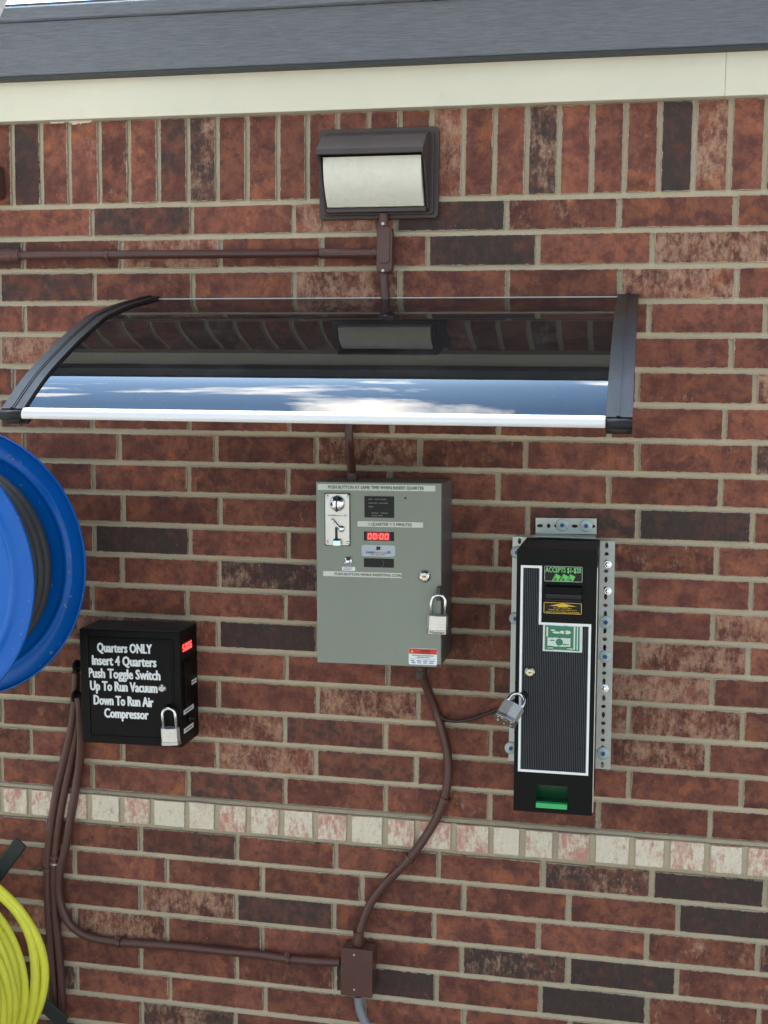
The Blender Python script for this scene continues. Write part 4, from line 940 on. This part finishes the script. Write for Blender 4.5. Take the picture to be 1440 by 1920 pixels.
# return flanges running forward to the housing
yy = -.0085
b1 = K.p(1121.5, 1017, .012); b2_ = K.p(1114, 1443, .012)
mb = MB(); vs = [(b1.x, yy, b1.z), (b2_.x, yy, b2_.z), (b2_.x - .004, -.115, b2_.z), (b1.x - .004, -.115, b1.z)]; vs += [(x + .002, y, z) for x, y, z in vs]
mb.add(vs, [(0, 1, 2, 3), (4, 7, 6, 5), (0, 4, 5, 1), (1, 5, 6, 2), (2, 6, 7, 3), (3, 7, 4, 0)]); mb.build('side_flange', GALV, sf)
mb = MB(); t0 = K.p(1004, 1000, .012); mb.box(t0.x, K.p(1118, 1000, .012).x, -.05, yy, t0.z - .002, t0.z); mb.build('top_flange', GALV, sf)
def washer(px_, py_, r=.0118):
    p = K.p(px_, py_, .012); mb = MB(); mb.lathe((p.x, -.0085, p.z), (0, -1, 0), [(0, r), (.0018, r), (.0030, r * .8), (.0034, r * .35)], 26); w_ = mb.build('plastic_washer', WASHER, sf)
    mb = MB(); mb.lathe((p.x, -.0119, p.z), (0, -1, 0), [(0, .0042), (.0032, .0040), (.0036, .002), (.0028, .0015), (.0028, 0)], 6, False); mb.build('screw_head', SCREWB, w_)
for q in ((1054, 984.5), (1099, 986), (1136, 1167), (1135, 1231.5), (1131, 1413), (969, 1036), (966, 1160), (957.5, 1403)): washer(*q)
def hexbolt(px_, py_):
    p = K.p(px_, py_, .012); mb = MB(); mb.lathe((p.x, -.0085, p.z), (0, -1, 0), [(0, .0072), (.0012, .0072), (.0012, .0058), (.005, .0055), (.0055, .003)], 6, False); mb.build('hex_bolt', CHROME, sf)
for q in ((1140, 1058.5), (1140, 1108.5), (1134.5, 1291)): hexbolt(*q)

# ------------------------------------------------------------------ flexible conduits
def ribbed(name, label, path, r, pitch=.0056, ribs=.0009, strap_px=(), m=BROWNP, thingcat='conduit'):
    t = thing(name, label, thingcat, tuple(path[0])); sp_ = spline([rel(t, p) for p in path], 14)
    # resample evenly so the steel spiral shows as rings
    L_ = [0]
    for i in range(1, len(sp_)): L_.append(L_[-1] + (sp_[i] - sp_[i - 1]).length)
    n = int(L_[-1] / (pitch / 2)); res = []; j = 0
    for i in range(n + 1):
        s = L_[-1] * i / n
        while j < len(L_) - 2 and L_[j + 1] < s: j += 1
        f = (s - L_[j]) / max(1e-9, L_[j + 1] - L_[j]); res.append(sp_[j].lerp(sp_[j + 1], f))
    mb = MB(); cnt = len(res); mb.tube(res, lambda u: r + (ribs if int(round(u * (cnt - 1))) % 2 else 0), 12); mb.build('flexible_tube', m, t)
    return t, res
c1p = [at(788, 1250, .07), at(790, 1262, .06), at(800, 1288, .035), at(815, 1325, .016), at(829, 1370, .014), at(839, 1415, .014), at(839, 1465, .014), at(828, 1512, .014), at(806, 1556, .015), at(766, 1612, .024), at(722, 1657, .018), at(694, 1695, .018), at(678, 1735, .02), at(672, 1762, .022), at(671, 1775, .022)]
t1, _ = ribbed('flexible_conduit', 'brown flexible conduit curving from the grey timer box down to the junction box', c1p, .0080)
mb = MB(); mb.lathe(rel(t1, at(789, 1262, .06)), (.1, -.2, 1), [(-.008, .0115), (.012, .0115), (.012, .014), (.018, .014)], 14, False); mb.build('connector', DARKBR, t1)
mb = MB(); mb.lathe(rel(t1, at(672, 1770, .022)), (0, 0, 1), [(0, .0125), (.008, .0125), (.010, .0105), (.026, .0105)], 14, False); mb.build('connector', BROWNP, t1)
def wstrap(t, px_, py_, d, dirx, dirz, r=.0092): strap(t, rel(t, at(px_, py_, d)), (dirx, 0, dirz), r)
wstrap(t1, 834, 1499, .014, .3, 1); wstrap(t1, 768, 1609, .022, .75, 1)
c2p = [at(822, 1340, .020), at(838, 1350, .016), at(862, 1352, .016), at(893, 1345, .014), at(925, 1333, .014), at(950, 1322, .02), at(968, 1312, .03)]
cab = thing('power_cable', 'thin dark cable branching off to the tall black banknote acceptor', 'cable', tuple(c2p[0])); tube_obj('cable', mat('brown_cable', (.035, .018, .018), .45), cab, [rel(cab, p) for p in c2p], .0034, 10)
c3p = [at(640, 1804, .024), at(600, 1803, .016), at(542, 1797.5, .013), at(480, 1789, .012), at(425, 1784, .012), at(360, 1777, .012), at(300, 1772, .012), at(225, 1766.5, .012), at(180, 1760, .013), at(148, 1747, .016), at(124, 1722, .018), at(111, 1680, .019), at(113, 1630, .019), at(123, 1590, .018), at(133, 1530, .018), at(143, 1470, .016), at(149, 1430, .018), at(152, 1385, .03), at(150, 1330, .05), at(146, 1306, .055)]
t3, _ = ribbed('flexible_conduit', 'brown flexible conduit sweeping from the junction box left and up to the black instruction box', c3p, .0082)
wstrap(t3, 224, 1766.5, .012, 1, -.08); wstrap(t3, 541, 1797.5, .013, 1, -.1)
c4p = [at(104, 1945, .016), at(104, 1900, .014), at(100, 1837, .014), at(96, 1777, .014), at(90.5, 1698, .014), at(89, 1640, .014), at(91, 1590, .014), at(98, 1535, .015), at(108, 1475, .016), at(121, 1422, .020), at(133, 1370, .026), at(140, 1315, .03), at(142, 1260, .035)]
t4, _ = ribbed('flexible_conduit', 'leftmost brown flexible conduit dropping from the black instruction box to the ground', c4p, .0080)
c5p = [at(120, 1945, .014), at(117, 1900, .014), at(115, 1837, .014), at(110, 1777, .014), at(104, 1718, .014), at(101, 1660, .014), at(104, 1600, .014), at(112, 1535, .014), at(120, 1490, .014), at(133, 1425, .016), at(142, 1380, .02), at(147, 1340, .022)]
t5, _ = ribbed('flexible_conduit', 'middle brown flexible conduit of the bundle beside the hose hanger', c5p, .0078)
wstrap(t4, 89, 1629, .014, 0, 1); wstrap(t5, 104, 1606, .014, 0, 1, .0088); strap(t5, rel(t5, at(104, 1618, .012)), (0, 0, 1), .009, STEEL, .004, False)
for px_, py_ in ((143, 1249), (141, 1306)):
    mb = MB(); p = B_.p(px_ + 3, py_, .05); mb.lathe(p + Vector((-.008, 0, 0)), (1, 0, 0), [(0, .010), (.004, .013), (.010, .013), (.010, .010), (.03, .010)], 8, False); mb.build('cable_gland', BLACKP, bbx)

# junction box
jb = thing('junction_box', 'small brown rectangular junction box near the bottom of the wall', 'junction box', tuple(at(668, 1872, 0.0)))
J_ = Frame(jb); a, b_, c, d = J_.rect(640, 1778, 697, 1871, .045)
bx('box', BROWNP, jb, a, b_, -.043, -.001, c, d, .0015); cv = bx('cover', BROWNP, jb, a - .0008, b_ + .0008, -.0455, -.0432, c - .0008, d + .0008, .0008)
for yy in (1791, 1856): mb = MB(); mb.lathe(J_.p(664, yy, .0455), (0, -1, 0), [(0, .0024), (.001, .0022), (.0014, 0)], 10); mb.build('screw', STEEL, cv)
gcp = [at(672, 1868, .02), at(674, 1890, .02), at(682, 1912, .02), at(696, 1935, .02), at(715, 1960, .02), at(730, 2010, .02)]
gc = thing('grey_conduit', 'grey plastic conduit leaving the underside of the brown junction box', 'conduit', tuple(gcp[0])); tube_obj('pipe', GREYCON, gc, [rel(gc, p) for p in gcp], .0085, 14)

# small brown fixture cut by the left edge
q = at(-27, 335, .06); ef = thing('edge_fixture', 'dark brown rounded fixture cut off by the left edge level with the wall light', 'light fixture', (q.x, 0, q.z))
mb = MB(); mb.prism(rrect(-.075, .010, -.034, .034, .010), 'y', -.001, -.05); mb.build('body', BROWNP, ef, .003)
mb = MB(); mb.prism(rrect(-.070, .0055, -.028, .028, .008), 'y', -.05, -.056); mb.build('cover', BROWNP, ef, .002)

# ------------------------------------------------------------------ blue hose reel
RC = Vector((-.2512, 0, Z0 - .6735)); RR = .2515
rl_ = thing('hose_reel', 'bright blue steel hose reel with two large discs at the left edge', 'hose reel', (RC.x, 0, RC.z))
def disc(name, y, R, sgn, m):
    "dished flange with a rolled rim and raised ring; sgn=-1 faces the viewer"
    def prof(o):
        return [(o, .03), (o, R * .30), (o - .004, R * .33), (o - .004, R * .36), (o, R * .39), (o, R * .80), (o - .001, R * .815), (o - .0045, R * .828), (o - .0055, R * .842), (o - .0045, R * .856), (o - .001, R * .869), (o + .0005, R * .885), (o + .001, R * .97), (o - .001, R * .99), (o - .005, R), (o - .009, R * .998), (o - .0095, R * .990)]
    P = prof(0); Q = [(t + .0016, r - (.0012 if i > 13 else 0)) for i, (t, r) in enumerate(P)][::-1]
    mb = MB(); mb.lathe((0, y, 0), (0, 1, 0), P + Q, 96); return mb.build(name, m, rl_)
disc('flange_disc', -.25, RR, -1, BLUE); disc('flange_disc', -.443, RR * .995, -1, BLUE)
mb = MB(); mb.lathe((0, -.44, 0), (0, 1, 0), [(0, .09), (.18, .09)], 40); mb.build('drum', BLUE, rl_)
mb = MB(); mb.lathe((0, -.50, 0), (0, 1, 0), [(0, .0), (.0, .022), (.03, .022), (.03, .018), (.45, .018)], 24, False); mb.build('axle', STEEL, rl_)
bx('wall_bracket', BLUE, rl_, -.06, .06, -.12, -.001, -.09, .09, .006); bx('bracket_arm', BLUE, rl_, -.03, .03, -.235, -.12, -.03, .03, .004)
ho = thing('black_hose', 'dark grey rubber hose wound tightly between the blue reel discs', 'hose', (RC.x, -.35, RC.z))
mb = MB(); pts = []; turns = 7; y0, y1 = -.085, .083
for layer, rad in enumerate((.112, .136, .160, .182)):
    for i in range(turns * 40):
        u = i / (turns * 40); yy = y0 + (y1 - y0) * (u if layer % 2 == 0 else 1 - u); an = 2 * math.pi * turns * u + math.pi
        pts.append((rad * math.cos(an), yy, rad * math.sin(an)))
mb.tube(pts, .0126, 10); mb.build('hose', RUBBER, ho)

# ------------------------------------------------------------------ hose hanger and lime hose
hc = at(-97, 1755, .055)
hh = thing('hose_hanger', 'black flat bar cross hanger on the wall behind the lime hose', 'hose hanger', (hc.x, 0, hc.z))
H_f = Frame(hh)
def bar(px0, py0, px1, py1, w, y0_, y1_):
    a = H_f.p(px0, py0, .055); b = H_f.p(px1, py1, .055); t = (b - a).normalized(); n = Vector((t.z, 0, -t.x)) * w / 2
    n0 = t.cross(Vector((0, 1, 0))).normalized() * w / 2
    P = [(a.x - n0.x, a.z - n0.z), (b.x - n0.x, b.z - n0.z), (b.x + n0.x, b.z + n0.z), (a.x + n0.x, a.z + n0.z)]
    mb = MB(); mb.prism(P, 'y', y0_, y1_); return mb.build('cross_bar', DKGREEN, hh, .003)
bar(-234, 1948, 40, 1578, .031, -.052, -.058); bar(-250, 1598, 118, 1921, .032, -.045, -.051)
mb = MB(); mb.lathe((0, -.30, 0), (0, 1, 0), [(0, .05), (0.0, .055), (.29, .055)], 24, False); mb.build('spool', DKGREEN, hh)
mb = MB(); 
for an in (55, 125, 235, 305):
    aa = math.radians(an); mb.tube([(.13 * math.cos(aa), -.06, .13 * math.sin(aa)), (.13 * math.cos(aa), -.29, .13 * math.sin(aa))], .006, 8)
mb.build('peg', DKGREEN, hh)
lc = at(-108, 1842, .15)
lh = thing('lime_hose', 'bright lime green hose hanging in loose loops at the lower left corner', 'hose', (lc.x, -.15, lc.z))
pts = []; rnd = random.Random(3); loops = [(-.112, 1.02, -.014, -.004), (-.092, .97, .000, .006), (-.070, 1.01, -.014, -.006), (-.048, .985, .002, .002), (-.026, 1.01, -.010, .004), (-.004, .96, -.004, -.004), (.018, 1.01, -.006, .002), (.050, 1.04, .008, .006)]
R0x, R0z = .180, .196
nn = 60
for i, (yy, s, ox, oz) in enumerate(loops):
    nx_ = loops[min(i + 1, len(loops) - 1)]
    for k in range(nn):
        u = k / nn; w_ = u * u * (3 - 2 * u); an = math.pi * .9 + 2 * math.pi * u
        sc = s + (nx_[1] - s) * w_; Y = yy + (nx_[0] - yy) * w_; X = ox + (nx_[2] - ox) * w_; Z = oz + (nx_[3] - oz) * w_
        wb = 1 + .012 * math.sin(an * 3 + i * 1.7) + .010 * math.sin(an * 5 + i * 2.9)
        pts.append((X + R0x * sc * wb * math.cos(an), Y + .004 * math.sin(an * 4 + i), Z + R0z * sc * wb * math.sin(an)))
mb = MB(); mb.tube(pts, .0093, 12); mb.build('hose', LIME, lh)
